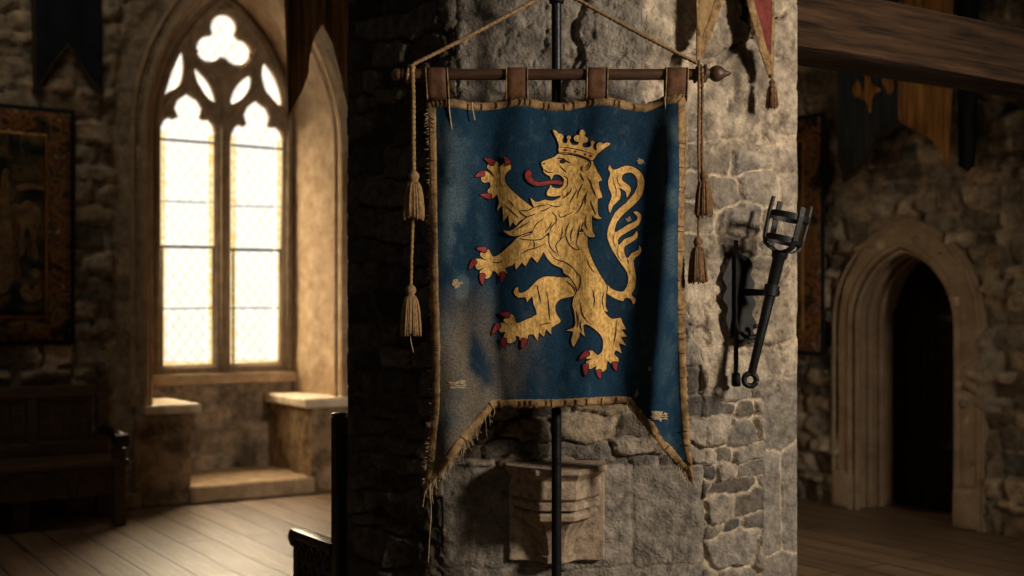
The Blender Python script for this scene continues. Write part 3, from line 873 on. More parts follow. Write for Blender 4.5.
# corbel on the pillar's front
def corbel():
    d0 = 4.77; k = d0 / F
    cx = (556 - CX) * k; zy = lambda y: EYE - (y - HY) * k
    yb = 4.875
    prof = [(464, 51), (469, 51), (472, 48), (476, 45), (494, 45), (497, 41), (499, 44), (505, 44), (507, 39), (510, 42), (516, 41), (518, 35), (522, 30), (530, 25), (540, 21), (552, 18.5), (556, 18), (557, 21), (563, 21), (565, 14)]
    t = thing('stone_corbel', 'pale moulded stone corbel bracket on the pillar, behind the black pole below the banner', 'corbel', (cx, yb, zy(565)))
    mb = MB()
    # half-octagon, flattened front to back
    n = 8; vs = []
    for (y, r) in prof:
        for j in range(n):
            a = 2 * PI * (j + .5) / n
            rr = r * k / math.cos(PI / n)
            vs.append((cx + rr * math.cos(a), yb + rr * math.sin(a) * 1.45, zy(y)))
    m_ = len(prof)
    fs = [(i * n + j, (i + 1) * n + j, (i + 1) * n + (j + 1) % n, i * n + (j + 1) % n) for i in range(m_ - 1) for j in range(n)] + [list(range(n)), [(m_ - 1) * n + j for j in range(n)][::-1]]
    mb.add(vs, fs)
    me = mb.mesh(bevel=.004)
    link('bracket', me, t, M['corbel'])
    mb = MB()
    mb.box(lambda a, b, z: Vector((a, b, z)), cx - 47 * k, cx + 50 * k, yb - .04, yb + .1, zy(564), zy(474))
    mb.box(lambda a, b, z: Vector((a, b, z)), cx - 50 * k, cx + 52 * k, yb - .06, yb + .1, zy(474), zy(465))
    link('back_block', mb.mesh(bevel=.008), t, M['corbel'])
corbel()

# ================================================================== BANNER
BY = 4.47; BK = BY / F
def bw(px, py, off=0.0): return Vector(((px - CX) * BK, BY - off, EYE - (py - HY) * BK))
def fold(X, Y):
    """how far the hanging cloth stands forward (metres) at a place on it"""
    X = np.asarray(X, float); Y = np.asarray(Y, float)
    top = .35 + .65 * sstep(95, 190, Y)
    r = lambda xc, w, a: a * np.exp(-((X - xc) / w) ** 2)
    f = r(674 - 20 * (Y - 100) / 300, 12, .064) - r(641 - 22 * (Y - 100) / 300, 17, .018)
    f = f + r(450 + 6 * np.sin(Y / 60), 15, .030) - r(486 + .04 * (Y - 100), 13, .026)
    f = f + r(522 + .05 * (Y - 100), 20, .018) + r(602 - .06 * (Y - 100), 18, .020) - r(560 + .02 * Y, 16, .006)
    f = f + .010 * np.sin(X / 13 + Y / 120) * sstep(300, 460, Y)
    f = f * top
    f = f + .007 * np.sin((X - 427) / 256 * 2 * PI * 3.2) * (1 - sstep(100, 190, Y))
    f = f + .030 * (fbm(X / 34, Y / 110, 0, 201, 3) - .5) + .016 * (fbm(X / 17 + Y / 40, Y / 24, 0, 203, 3) - .5) * sstep(230, 400, Y)
    return f
def cloth_at(X, Y, off):
    f = fold(X, Y)
    return [bw(x, y, a + off) for x, y, a in zip(X, Y, np.atleast_1d(f))]
def on_cloth(poly, off, step=3.2, holes=()):
    v, f = flat_poly(poly, step, step * 1.5, holes=holes)
    v = np.array(v)
    return cloth_at(v[:, 0], v[:, 1], off), f

banner = thing('lion_banner', 'large worn blue swallow-tailed banner with a crowned golden lion, hanging before the pillar', 'banner', bw(557, 110))
ltop = [(427, 102), (432, 99.5), (450, 99), (470, 102), (492, 101), (508, 98.5), (526, 98), (545, 102), (566, 102), (586, 98), (608, 97.5), (625, 101), (645, 103), (664, 97), (684, 95.5)]
lright = [(685, 130), (684.5, 180), (684, 250), (685.5, 330), (687, 390), (690, 440), (693.5, 486)]
lbot = [(680, 470), (660, 446), (640, 421), (627, 405), (590, 405.5), (560, 407.5), (530, 407.5), (494, 408.5), (478, 428), (462, 446), (445, 469), (434, 483), (422.5, 497)]
lleft = [(425, 472), (428.5, 440), (432, 400), (432, 350), (430.5, 300), (430, 250), (429, 190), (428, 140)]
edge = ltop + lright + lbot + lleft
inner_edge = grow(edge, -4)
def blue_cols(X, Y):
    base = np.array(rgb(14, 47, 68)); worn = np.array(rgb(76, 94, 102)); brown = np.array(rgb(106, 95, 80)); deep = np.array(rgb(10, 28, 44))
    n1 = fbm(X / 30, Y / 60, 0, 301, 5); n2 = fbm(X / 14, Y / 22, 4, 303, 5); n3 = fbm(X / 60, Y / 60, 9, 305, 3)
    c = base * (.85 + .3 * n2[:, None]) 
    k = sstep(.45, .7, n3)[:, None] * .5; c = c * (1 - k) + deep * k
    wl_ = np.exp(-((X - 455 - 8 * np.sin(Y / 35)) / 17) ** 2) * sstep(.38, .62, n2) * (sstep(110, 150, Y)) * .85
    wr_ = np.exp(-((X - 668) / 9) ** 2) * sstep(.4, .6, n2) * (1 - sstep(150, 330, Y) * .6) * .6
    k = np.clip(wl_ + wr_, 0, 1)[:, None]; c = c * (1 - k) + worn * k
    low = sstep(270, 370, Y + 60 * (n1 - .5)) * (1 - sstep(500, 552, X + 50 * (n2 - .5) + .25 * (Y - 360))) * sstep(.3, .56, n1)
    k = (low * .85)[:, None]; c = c * (1 - k) + brown * k
    sp = sstep(.66, .76, fbm(X / 4, Y / 6, 2, 307, 3))[:, None] * .22
    c = c * (1 - sp) + worn * sp
    return c
v, f = flat_poly(inner_edge, 3.2, 4.5)
v = np.array(v)
cloth = link('cloth', mesh(cloth_at(v[:, 0], v[:, 1], 0), f), banner, M['blue'], smooth=True)
set_col(cloth.data, blue_cols(v[:, 0], v[:, 1])); solidify(cloth, .004)
# braid border, with a ragged outer rim
def dens(poly, st=4.0):
    out = []
    n = len(poly)
    for i in range(n):
        a = np.array(poly[i], float); b = np.array(poly[(i + 1) % n], float); k = max(1, int(np.linalg.norm(b - a) / st))
        for j in range(k): out.append(tuple(a + (b - a) * j / k))
    return out
eo = grow(edge, .0); ei = grow(edge, -9)
po, pi_ = [], []
for i in range(len(edge)):
    k = max(1, int(np.hypot(*(np.array(eo[(i + 1) % len(eo)]) - np.array(eo[i]))) / 1.6))
    for j in range(k):
        t = j / k
        po.append(np.array(eo[i]) * (1 - t) + np.array(eo[(i + 1) % len(eo)]) * t); pi_.append(np.array(ei[i]) * (1 - t) + np.array(ei[(i + 1) % len(ei)]) * t)
po = np.array(po); pi_ = np.array(pi_); n = len(po)
rag = (np.array([random.random() for _ in range(n)]) - .5)
dirn = po - pi_; dirn /= np.linalg.norm(dirn, axis=1)[:, None]
po = po + dirn * rag[:, None] * 1.6
rows = [po, po * .66 + pi_ * .34, po * .33 + pi_ * .67, pi_ + dirn * rag[::-1][:, None] * .5]
vs = []
for k, R in enumerate(rows): vs += cloth_at(R[:, 0], R[:, 1], (.003, .0075, .0075, .0035)[k])
fs = [(k * n + i, k * n + (i + 1) % n, (k + 1) * n + (i + 1) % n, (k + 1) * n + i) for k in range(3) for i in range(n)]
mi_ = [0] * len(fs)
for i in range(0, n, 3):
    if random.random() < .3:
        a_, b_ = np.array(pi_[i]), np.array(po[i]); d_ = (b_ - a_); tt = np.array([-d_[1], d_[0]]) / np.linalg.norm(d_) * .2
        q_ = np.array([a_ + d_ * .12 - tt, a_ + d_ * .12 + tt, a_ + d_ * .9 + tt * 1.4, a_ + d_ * .9 - tt * .6]); b0_ = len(vs)
        vs += cloth_at(q_[:, 0], q_[:, 1], .0086); fs.append((b0_, b0_ + 1, b0_ + 2, b0_ + 3)); mi_.append(1)
bo = link('braid_border', mesh(vs, fs, mi_), banner, [M['trim'], M['trimdark']], smooth=True, label='frayed tan braid border'); solidify(bo, .004, 1)

# hanging tabs over the rod
RODY = 74.5; RR = 5.6 * BK
rod_c = bw(557, RODY)
ROD_Y = BY
for (x0, x1, sk) in ((425, 448, 2.0), (505.5, 528, 0), (586, 608, -.5), (665, 688, -1.0)):
    prof = [(100.5, .010), (96, .018), (90, .021), (82, .025)]
    pts = []
    for (y, off) in prof: pts.append((y, off))
    for i in range(9):
        a = PI * i / 8
        pts.append((RODY - (RR + .004) / BK * math.sin(a) - 0, (RR + .004) * math.cos(a)))
    pts += [(82, -.024), (90, -.020), (97, -.010), (101, -.004)]
    vs = []
    for (y, off) in pts:
        kx = np.clip((y - 66) / 34, 0, 1) * sk
        for c in range(4):
            vs.append(bw(x0 + (x1 - x0) * c / 3 + kx, y, off))
    m_ = len(pts)
    fs = [(i * 4 + c, i * 4 + c + 1, (i + 1) * 4 + c + 1, (i + 1) * 4 + c) for i in range(m_ - 1) for c in range(3)]
    o = link('hanging_tab', mesh(vs, fs), banner, M['tab'], smooth=True); solidify(o, .004, 0)
    for c in (x0 + .8, x1 - .8):
        mbs = MB()
        mbs.tube([bw(c + np.clip((y - 66) / 34, 0, 1) * sk, y, off + .004 if i < 8 else off) for i, (y, off) in enumerate(pts[:10])], .0028, 6)
        link('tab_piping', mbs.mesh(), o, M['trim'], smooth=True)

# ---- the lion
head = [(541, 163), (547.7, 159.9), (555, 156.8), (557.6, 154.2), (566.5, 153), (574.8, 154.7), (584.2, 158), (591.5, 159.8), (593, 164), (594.6, 167.2), (597.7, 174), (601.7, 180.8), (598.2, 182.3), (599.3, 190), (602, 198), (597.4, 199.3), (597.2, 208.5),
        (598, 215.8), (601, 219.2), (594.7, 218.6), (591.7, 215.5), (591.7, 226.5), (592.3, 232.5), (594.4, 236.9), (588.6, 236.8), (584.4, 233.2), (581.6, 227.7), (577.4, 236), (575.4, 245), (579, 249.3), (573.5, 248.2), (568, 241.7), (565.5, 235), (558.2, 241.1), (555, 246.5),
        (557.3, 252.8), (552.4, 249.6), (549.1, 242.3), (549.4, 232), (543.6, 237.4), (536.3, 240.1), (520.5, 238.9), (530, 235.4), (532.6, 231), (519.3, 236), (509.6, 235.8), (503.2, 230.5), (509.6, 231.3), (516.9, 227.2), (524.2, 220.2), (528, 217.6), (524.8, 216.1), (519.7, 211.7),
        (526.6, 212.3), (533.5, 208.6), (532.5, 205.2), (530.2, 198.2), (535.1, 202.6), (540, 202), (544.8, 200.3), (552.1, 201.2), (559.4, 197.9), (560.6, 195.5), (554.5, 196.6), (548.5, 196.4), (546.6, 194.6), (548, 190.2), (549.8, 187.8), (550.4, 184.2), (552, 187.5), (558.8, 188.5), (563, 185.6),
        (563.8, 179), (558.8, 174.5), (553.5, 175.4), (551.4, 180.4), (549.8, 176.4), (546.3, 175), (543.6, 172.2), (543.1, 168.8)]
arm_u = [(545, 214), (532.7, 208.3), (521.3, 199.5), (511.9, 191.1), (506.1, 184.4), (504.6, 178.1), (506.7, 172.9), (510.8, 169.3), (510, 164.6), (504.6, 163.2), (500.4, 165.6), (499.7, 170.8), (501.3, 175.4), (498.7, 171.8), (498.3, 163.5), (494.7, 160.7), (487.9, 164.4), (487.4, 167.7), (491, 170.8), (494.9, 178),
         (490, 173.2), (485.3, 170.6), (481.5, 174.5), (481.5, 180.2), (484.8, 182.5), (489, 181.3), (490.7, 186.3), (487.4, 190.1), (489.6, 195.8), (492.6, 198.1), (496.5, 194.4), (498, 197.5), (499, 203), (497.2, 210.6), (502.5, 205.6), (503.2, 221.6), (508.4, 215.3), (509.5, 227), (513.2, 222), (515.7, 226.4), (521, 220.5), (535, 218)]
arm_l = [(552, 238), (535, 233), (519.7, 236.6), (511.2, 244.2), (501.4, 252.7), (494.2, 256.6), (491.1, 254.2), (488.7, 249.1), (483.2, 250.3), (480, 254.2), (483.2, 258.4), (489.6, 260.6), (482, 259.3), (475.9, 258.9), (474.5, 262.7), (476.5, 268.3), (479.6, 269.5), (487.2, 265.5), (480, 271.2), (480.8, 276.4), (486.9, 278.7), (491.1, 275.4),
         (492.5, 270.9), (496, 271.8), (498.4, 275.6), (503.9, 275.6), (507.1, 272.4), (505.1, 268.1), (512.4, 265.5), (515.2, 262.7), (515.8, 269.8), (522.1, 262.5), (525.3, 267), (531.2, 256.6), (537, 263), (542.8, 253), (549.5, 249), (556, 244)]
body = [(560, 236), (584.4, 232), (587.4, 247.1), (591, 258.1), (595, 266.6), (601.3, 277.5), (606.7, 286.1), (606, 293), (605.3, 306.5), (608, 311.6), (603.8, 311), (609.4, 317.6), (614, 319), (620.9, 317.8), (622.6, 322.4), (626.4, 329.3), (621.6, 329.4), (627, 336.5), (621, 337.2), (626.2, 345.6), (619, 343), (622, 353), (616.6, 350.4), (614.5, 354.5),
        (618.7, 358.4), (617.6, 364.4), (611.9, 364.4), (607.5, 360.5), (606.3, 369.1), (601.2, 371.8), (595.4, 370.1), (596.4, 365.2), (590.4, 368.5), (586.1, 366.6), (586.1, 360.9), (595, 357.6), (586.1, 358.6), (586.1, 351.6), (592.1, 350.5), (597.2, 355.3), (602, 351), (603, 344.4), (602, 337.8), (596.2, 330.6), (586.3, 324.2), (582.6, 326), (584.2, 336.2), (579.5, 331.2),
        (578.8, 336), (573.3, 346.6), (570.9, 339.5), (573.2, 331.6), (566, 330.6), (573, 327.8), (575.2, 322.6), (574, 311.4), (572.3, 304.8), (574, 296.3), (577, 291), (574.6, 284), (569, 276.4), (563.5, 272.8), (562.2, 268.2), (552.5, 264.1), (544, 253), (549, 243)]
leg_f = [(579, 292), (574, 279.5), (560, 277.3), (547.5, 276.5), (538.1, 279.6), (528.8, 289.2), (521.7, 293.1), (518.2, 291.4), (518.3, 287.5), (515.4, 288.4), (513.7, 293.1), (518.6, 297.7), (525.6, 297.2), (527, 302.2), (531.9, 296.3), (533.4, 304.1), (536.6, 314.2), (525.6, 319.7), (517, 323.4), (514.7, 318.1), (510.8, 314), (503.6, 319.7), (506.1, 322.8), (512, 326.4),
         (503.8, 322.6), (499.1, 324.4), (498.1, 327.5), (500.6, 332.4), (505.6, 332), (503.6, 336.1), (504.5, 340.2), (510, 343.3), (515.7, 340), (515.8, 335.8), (519.4, 336.9), (520.2, 341), (526.4, 341), (528.2, 335.1), (533.4, 334.5), (537.5, 340.6), (538.9, 332.2), (543.8, 336.7), (545.9, 329.1), (551, 334.4), (551.4, 327.5), (559.4, 322.8), (560.2, 319.7), (556.1, 313.4), (555.3, 305.6),
         (560, 299.4), (569.4, 297), (576, 295)]
tail = [(601, 280), (600, 288), (604.4, 291.6), (613.8, 297.8), (623.4, 301.2), (624.7, 298), (630.9, 298.8), (633.5, 304.4), (636.1, 299.4), (631.2, 294.6), (634.8, 288.4), (635.9, 275.9), (633.5, 260.3), (638.8, 255), (641.6, 250.2), (639.2, 245.1), (638.6, 250), (631.7, 253.1), (627.6, 258.4), (624.5, 252.5), (624.9, 246.3), (630.9, 242.5), (637.4, 237.7), (636.9, 231),
        (633.1, 235.9), (624.7, 239), (619, 245.2), (618.2, 240), (621.6, 235.5), (630.9, 230), (639, 224.4), (641.4, 215.8), (637.5, 211.3), (633.5, 212.1), (637.3, 215.8), (636.7, 220.4), (627.8, 224.7), (615.5, 232.4), (615, 228), (617.5, 221.2), (625.4, 212.1), (635.1, 203.8), (642.4, 194.1), (644.4, 181.7), (641.4, 173), (633.9, 166.9), (625.4, 165.7), (616.9, 169.4),
        (612, 170), (609.4, 165.5), (607.9, 169.6), (610.2, 173.8), (607.6, 181.7), (608.8, 189), (611.8, 196.3), (608.2, 206), (609.8, 213.2), (612.8, 206), (619.9, 198.9), (620.7, 191.5), (618.7, 187.6), (624.2, 190), (626.4, 192.7), (627.2, 197.4), (631.1, 190.2), (629.2, 185.2), (622.9, 180.9), (621.9, 176.9), (624.4, 173.4), (631.5, 172.2), (636.7, 177), (637.9, 184.2),
        (634.9, 192.5), (625.4, 203.4), (615.7, 211.9), (609.4, 224.3), (607.3, 231), (607.3, 238.4), (612, 249.6), (621.4, 263.6), (627.6, 273), (628.4, 282.2), (624.5, 290.6), (618.4, 291.4), (610.6, 288.2), (605.9, 283)]
crown = [(552.7, 130.2), (557.3, 131.8), (558.6, 133.9), (561.3, 133.7), (563.5, 136.5), (562.3, 140.1), (563.3, 142.7), (566.6, 143), (568, 139.8), (567, 138.3), (567, 136.5), (568.8, 135.5), (570.6, 136.5), (570.6, 138.3), (569.7, 139.8), (570.4, 142.7), (572.7, 144.8), (576.9, 145), (579, 142.4), (574.8, 140.8), (574, 137.5), (576.9, 135.1), (579.4, 135.4), (579.7, 131.8), (582.6, 129.6), (585.2, 133.3),
         (584.4, 136.3), (587.7, 138.5), (586.8, 142.4), (583.4, 143.2), (582.5, 146.2), (585.2, 148.1), (589.6, 147.3), (591.2, 145), (590.3, 143.2), (591, 141.6), (592.6, 141.4), (594, 142.6), (593.8, 144.6), (592.8, 146), (593.7, 150.3), (596.9, 151), (595.9, 147.9), (596.9, 144.6), (599.8, 143), (602.9, 144.8), (606, 143.5), (610.2, 144.6), (606, 147.6), (598.8, 153.3), (596.7, 154.9),
         (592.5, 160.9), (588.3, 159.7), (580, 156.6), (570.6, 154), (559.2, 152.7), (559, 145.8), (556.6, 138.5)]
tongue = [(528.5, 170.8), (531.7, 172.9), (531.1, 177.1), (534.3, 181.3), (539, 182.8), (548.3, 181.3), (558.8, 180.7), (562.6, 182.8), (560.8, 184.9), (552.5, 183.9), (542.1, 186.1), (533.8, 185.9), (527.5, 181.8), (525.4, 177.1), (525.9, 172.9)]
E = .0015
class EM(MB):
    def piece(s, pts, layer, m=0, g=0, smooth=2, lay=E):
        q = catmull(pts, True, smooth) if smooth > 1 else pts
        if g: q = grow(q, g)
        v, f = on_cloth(q, layer * lay + .0055)
        s.add(v, f, m)
    def rim(s, pts, layer, m, inset, w):
        """cord couched along an outline"""
        q = catmull(pts, True, 2)
        P = np.array(q); n = len(P); ar = np.sum(P[:, 0] * np.roll(P[:, 1], -1) - np.roll(P[:, 0], -1) * P[:, 1])
        t = np.roll(P, -1, 0) - np.roll(P, 1, 0); t /= np.linalg.norm(t, axis=1)[:, None] + 1e-9
        nn = np.stack([t[:, 1], -t[:, 0]], 1) * (1 if ar > 0 else -1)
        X = np.concatenate([P + nn * (inset + w), P + nn * (inset - w)])
        s.add(cloth_at(X[:, 0], X[:, 1], layer * E + .0055), [(i, (i + 1) % n, n + (i + 1) % n, n + i) for i in range(n)], m)
    def line(s, pts, layer, w=.55, m=1):
        q = catmull(pts, False, 4); n = len(q); vs = []; up = []; dn = []
        for i in range(n):
            t = np.array(q[min(i + 1, n - 1)]) - np.array(q[max(i - 1, 0)]); t = t / (np.linalg.norm(t) + 1e-9)
            k = w * (.25 + .75 * math.sin(PI * min(max(i / (n - 1), .02), .98)))
            up.append(np.array(q[i]) + np.array([-t[1], t[0]]) * k); dn.append(np.array(q[i]) - np.array([-t[1], t[0]]) * k)
        X = np.array(up + dn)
        v = cloth_at(X[:, 0], X[:, 1], layer * E + .006)
        s.add(v, [(i, i + 1, n + i + 1, n + i) for i in range(n - 1)], m)
def em_mesh(em):
    """embroidery sheets; every face turned to the front"""
    me = mesh(em.v, em.f, em.m)
    bm = bmesh.new(); bm.from_mesh(me)
    for fc in bm.faces:
        fc.normal_update()
        if fc.normal.y > 0: fc.normal_flip()
    bm.to_mesh(me); bm.free()
    return me
em = EM()
for p, l in ((tail, 0), (leg_f, .3), (arm_u, .3), (arm_l, .6), (body, .9), (head, 1.6)):
    em.rim(p, l, 1, .0, 1.05)
    em.piece(p, l + .35, 0, 0)
    em.rim(p, l + .6, 2, -.45, .38)
for pts in ([(580.3, 173), (582, 178), (584, 181)], [(585, 206), (585.4, 198), (588, 190)], [(558.6, 213.5), (560.6, 217.3), (566, 215.5), (574, 211.4)], [(574.4, 214.5), (579, 210), (582, 204), (584.6, 196)], [(583.2, 222), (582.4, 225), (581.6, 228)],
            [(565.5, 235), (566.4, 229), (569.5, 222)], [(549.4, 232), (551.4, 227), (556, 222)], [(532.8, 231), (536.4, 224.6), (543.5, 219)], [(524, 219.6), (530, 216.5), (536, 214.6)], [(533.5, 208.6), (540, 206.4), (546, 205.8)], [(586, 216), (585, 224), (588, 231)], [(577, 238), (578.6, 231), (580, 225)],
            [(560, 240), (562, 233), (562, 226)], [(571, 241), (571, 234), (573, 228)], [(545, 233), (549, 228), (552, 222)], [(514, 231), (522, 227), (530, 222)], [(590.5, 185), (593.5, 192), (595.6, 197)], [(590, 201), (593, 209), (596, 215)], [(577, 190), (573, 197), (570, 203)], [(583, 184), (578.6, 192), (577, 199)],
            [(568, 192), (566, 196), (562, 199)], [(572, 188), (570, 192), (567, 196)], [(587, 178), (590, 182), (592, 187)], [(563.8, 176), (567.6, 178.5), (567, 186), (563, 190)], [(559.5, 165.6), (563, 169.4), (566.4, 172.4)], [(541.8, 163.6), (544.4, 164.4), (545, 162.6)], [(543.4, 169.6), (548, 172.6), (554, 172.4)],
            [(583, 172), (581, 169), (582.6, 166)], [(545, 204), (556, 207), (562, 205)], [(552, 212), (556, 217), (556, 224)], [(540, 212), (546, 210), (552, 206)]):
    em.line(pts, 2.5)
for pts in ([(504, 204.6), (511, 211), (519, 219)], [(500, 176), (500, 182), (503, 188)], [(508, 200), (512, 204), (514, 208)]): em.line(pts, 1.1)
for pts in ([(519.7, 255.4), (528.2, 250.6), (536.7, 248), (544.6, 244.4)], [(492, 262), (498, 262.6), (503, 261)], [(533, 241), (534.4, 245), (533.4, 249)]): em.line(pts, 1.4)
for pts in ([(547.6, 249.5), (555, 258.6), (565, 262.4), (573, 268), (578, 276)], [(572, 284), (577, 291), (580, 284), (580, 276), (574, 270)], [(580.3, 303), (581, 310), (583, 316), (588.6, 323.4)], [(617, 320), (616.2, 330), (615.2, 338), (613.2, 347)], [(575.5, 311), (578, 319), (577, 327)], [(604, 292), (602, 300), (603.6, 310)],
            [(592, 290), (594, 299), (593, 308)], [(586, 258), (589, 266), (594, 273)], [(580.4, 320), (580, 326), (582, 332)]): em.line(pts, 1.7)
for pts in ([(546.7, 291.6), (548.4, 303), (549, 313), (550, 320)], [(538, 326), (545, 323.6), (552, 322.6)], [(537, 285), (539, 295), (541, 303)], [(566, 281), (572, 286), (575, 292)]): em.line(pts, 1.1)
for pts in ([(619, 245), (617, 253), (622, 261)], [(628, 258.6), (629, 264)], [(612, 176), (614, 184), (616, 190), (615.6, 198)], [(617, 176), (618, 183), (622, 187)], [(615.4, 232.4), (613, 240), (616, 248)]): em.line(pts, .8, .4)
# eye and ear lines
em.piece([(559.4, 160.6), (562.4, 159.4), (565.4, 161.2), (564, 163.6), (560.8, 163.2)], 2.6, 1)
em.line([(557, 158.6), (562, 158.6), (567, 161.4), (571, 163)], 2.6, .8)
em.line([(584, 162), (589, 161.4), (590.6, 165), (587.6, 169.6), (584.6, 170.6)], 2.6, .6); em.line([(588.6, 163.4), (587.4, 166.2), (585.4, 168.4)], 2.6, .5)
lion = link('lion_emblem', em_mesh(em), banner, [M['gold'], M['line'], M['goldedge']], smooth=False, label='rampant golden lion with dark outlines')
em = EM(); em.rim(tongue, 3.0, 1, 0, .95); em.piece(tongue, 3.4, 0)
link('tongue', em_mesh(em), lion, [M['red'], M['line']], label='long curling red tongue')
em = EM(); em.rim(crown, 2.9, 1, 0, .95); em.piece(crown, 3.3, 0); em.rim(crown, 3.6, 2, -.35, .33)
for (x, y, a) in ((565.2, 150, 2.6), (575.3, 151.6, 1.6), (585.2, 154.6, 1.5), (590.4, 156.6, 1.9)): em.piece([(x - a, y - .2), (x, y - 1.3), (x + a, y + .4), (x, y + 1.4)], 4.0, 3)
em.line([(559, 147.2), (570, 148.2), (581, 150.6), (594.6, 155.4)], 3.9, .4)
em.line([(559.6, 152.4), (570, 153.2), (580, 155.8), (590, 160)], 3.9, .5)
link('crown', em_mesh(em), lion, [M['gold'], M['line'], M['goldedge'], M['red']], label='golden crown with red stones')
claws = [((508.2, 164), (504.6, 156.6)), ((493.4, 162.7), (484.6, 157.6)), ((483.4, 173), (475.2, 176.2)), ((490.4, 196.6), (480.4, 194)), ((485.4, 250), (477, 247.9)), ((475, 261.2), (469.1, 268.9)), ((482.6, 274.5), (482, 284.7)), ((503.4, 273.4), (501.3, 282.9)),
         ((508.8, 315.2), (499.6, 313.2)), ((498.6, 325), (491.8, 334)), ((503.8, 339), (503.8, 348)), ((525, 339.8), (521.5, 348)), ((587.4, 352.4), (578.7, 358.6)), ((585.6, 364.8), (584.7, 375.1)), ((598.7, 370.6), (599.7, 378.4)), ((615.2, 363.1), (616, 371))]
for (b, t) in claws:
    b = np.array(b); t = np.array(t); d = (t - b); L = np.linalg.norm(d); d /= L; nn = np.array([-d[1], d[0]])
    pts = [b + nn * 2.3 - d * .6, b + d * L * .45 + nn * 2.2, t + nn * -.6, b + d * L * .5 - nn * 1.9, b - nn * 2.3 - d * .4]
    em = EM(); em.piece([tuple(p) for p in pts], 2.7, 1, .8, 3); em.piece([tuple(p) for p in pts], 3.1, 0, 0, 3)
    link('claw', em_mesh(em), lion, [M['red'], M['line']])

# worn patches showing the lining
def blob(cx, cy, rx, ry, seed, rot=0):
    r = random.Random(seed); o = []
    for i in range(14):
        a = 2 * PI * i / 14; k = r.uniform(.55, 1.25)
        x, y = rx * k * math.cos(a), ry * k * math.sin(a)
        o.append((cx + x * math.cos(rot) - y * math.sin(rot), cy + x * math.sin(rot) + y * math.cos(rot)))
    return o
for i, (x, y, a, b, rt) in enumerate(((458, 384, 10, 4.5, .1), (659, 415, 10, 5, .25), (641, 161, 4, 3, .5), (629, 219, 2.6, 2.4, 0), (457, 284, 5, 4, 0), (648, 368, 1.6, 2.2, 0), (636, 393, 1.6, 4, .2))):
    em = EM()
    em.piece(blob(x, y, a, b, 50 + i, rt), 1.0, 0, 0, 3)
    if a > 6:
        em.piece(blob(x + a * .3, y + .5, a * .4, b * .35, 70 + i, rt), 1.4, 1, 0, 3)
        for q in range(3): em.line([(x - a, y - b * .5 + q * b * .5), (x, y - b * .3 + q * b * .4), (x + a * .9, y - b * .4 + q * b * .6)], 1.8, .5, 0)
    link('worn_patch', em_mesh(em), banner, [M['patch'], M['line']])
# loose threads
mb = MB()
def thread(pts, r=.0011, off=.012):
    q = catmull(pts, False, 4)
    mb.tube([bw(x, y, off) for x, y in q], r, 5)
rt = random.Random(4)
for i in range(110):
    y = 106 + rt.random() * 378
    x = np.interp(y, [100, 250, 400, 440, 492], [427, 430, 432, 428.5, 423])
    l_ = rt.uniform(.8, 3.6) * (1.5 if rt.random() < .12 else 1)
    thread([(x + 1, y), (x - l_, y + rt.uniform(-1.2, 1.8))], rt.uniform(.0006, .0013), .008)
for i in range(60):
    t = rt.random(); x = 494 - 68 * t; y = 409 + 82 * t; l_ = rt.uniform(3, 11) * (1.8 if rt.random() < .15 else 1)
    thread([(x, y - 2), (x + rt.uniform(-1, 1.5), y + l_ * .5), (x + rt.uniform(-1.5, 2.5), y + l_)], .0008)
for i in range(34):
    t = rt.random(); x = 627 + 66 * t; y = 405 + 80 * t
    thread([(x, y - 3), (x + rt.uniform(-2, 1), y + rt.uniform(2, 5)), (x + rt.uniform(-2, 2), y + rt.uniform(4, 10))], .0008)
for i in range(34):
    y = 98 + rt.random() * 70
    thread([(684, y), (684 + rt.uniform(1, 4), y + rt.uniform(0, 4)), (684 + rt.uniform(0, 5), y + rt.uniform(4, 10))], .0012)
link('frayed_fringe', mb.mesh(), banner, M['thread'], smooth=True, kind='stuff')
for (pts, r_, of_) in (([(449, 100), (450, 115), (452, 130)], .0028, .02), ([(472, 103), (473, 112), (475, 121)], .0028, .02), ([(664, 98), (665, 109), (667, 120)], .0028, .02),
                       ([(430, 488), (431.5, 510), (430, 535), (428.5, 562)], .0016, .012), ([(426, 490), (424.5, 497), (423, 507)], .0012, .012), ([(430, 486), (432, 494), (433.5, 503)], .0012, .012)):
    mb = MB(); thread(pts, r_, of_); link('loose_thread', mb.mesh(), banner, M['thread'], smooth=True)

# ---- cross rod
rod = thing('banner_rod', 'brown turned wooden cross rod with a pointed finial, carrying the blue banner', 'rod', tuple(rod_c))
mb = MB(); mb.tube([bw(x, RODY) for x in np.linspace(404, 703, 12)], RR, 18)
link('rod', mb.mesh(), rod, M['rod'], smooth=True, angle=50)
ax = Vector((1, 0, 0))
kx = BK
mb = MB()
mb.lathe(bw(697, RODY - 1), ax, [(0, RR), (2 * kx, 9 * kx), (4 * kx, 9.4 * kx), (5.5 * kx, 6 * kx), (7 * kx, 9 * kx), (9 * kx, 9.2 * kx), (10 * kx, 6 * kx), (12.5 * kx, 4.4 * kx), (14 * kx, 6.2 * kx), (17 * kx, 8 * kx), (20.5 * kx, 8.3 * kx), (24 * kx, 7 * kx), (27 * kx, 4.6 * kx), (30 * kx, 2.8 * kx), (33 * kx, 1.6 * kx), (34.5 * kx, .3 * kx)], 20)
link('finial', mb.mesh(), rod, M['rod'], smooth=True)
mb = MB()
mb.lathe(bw(405, RODY), -ax, [(0, RR), (1.5 * kx, 7.5 * kx), (3 * kx, 5 * kx), (5 * kx, 6.2 * kx), (8 * kx, 6.6 * kx), (11 * kx, 5 * kx), (13 * kx, 2 * kx), (13.5 * kx, .3 * kx)], 20)
link('finial', mb.mesh(), rod, M['rod'], smooth=True)

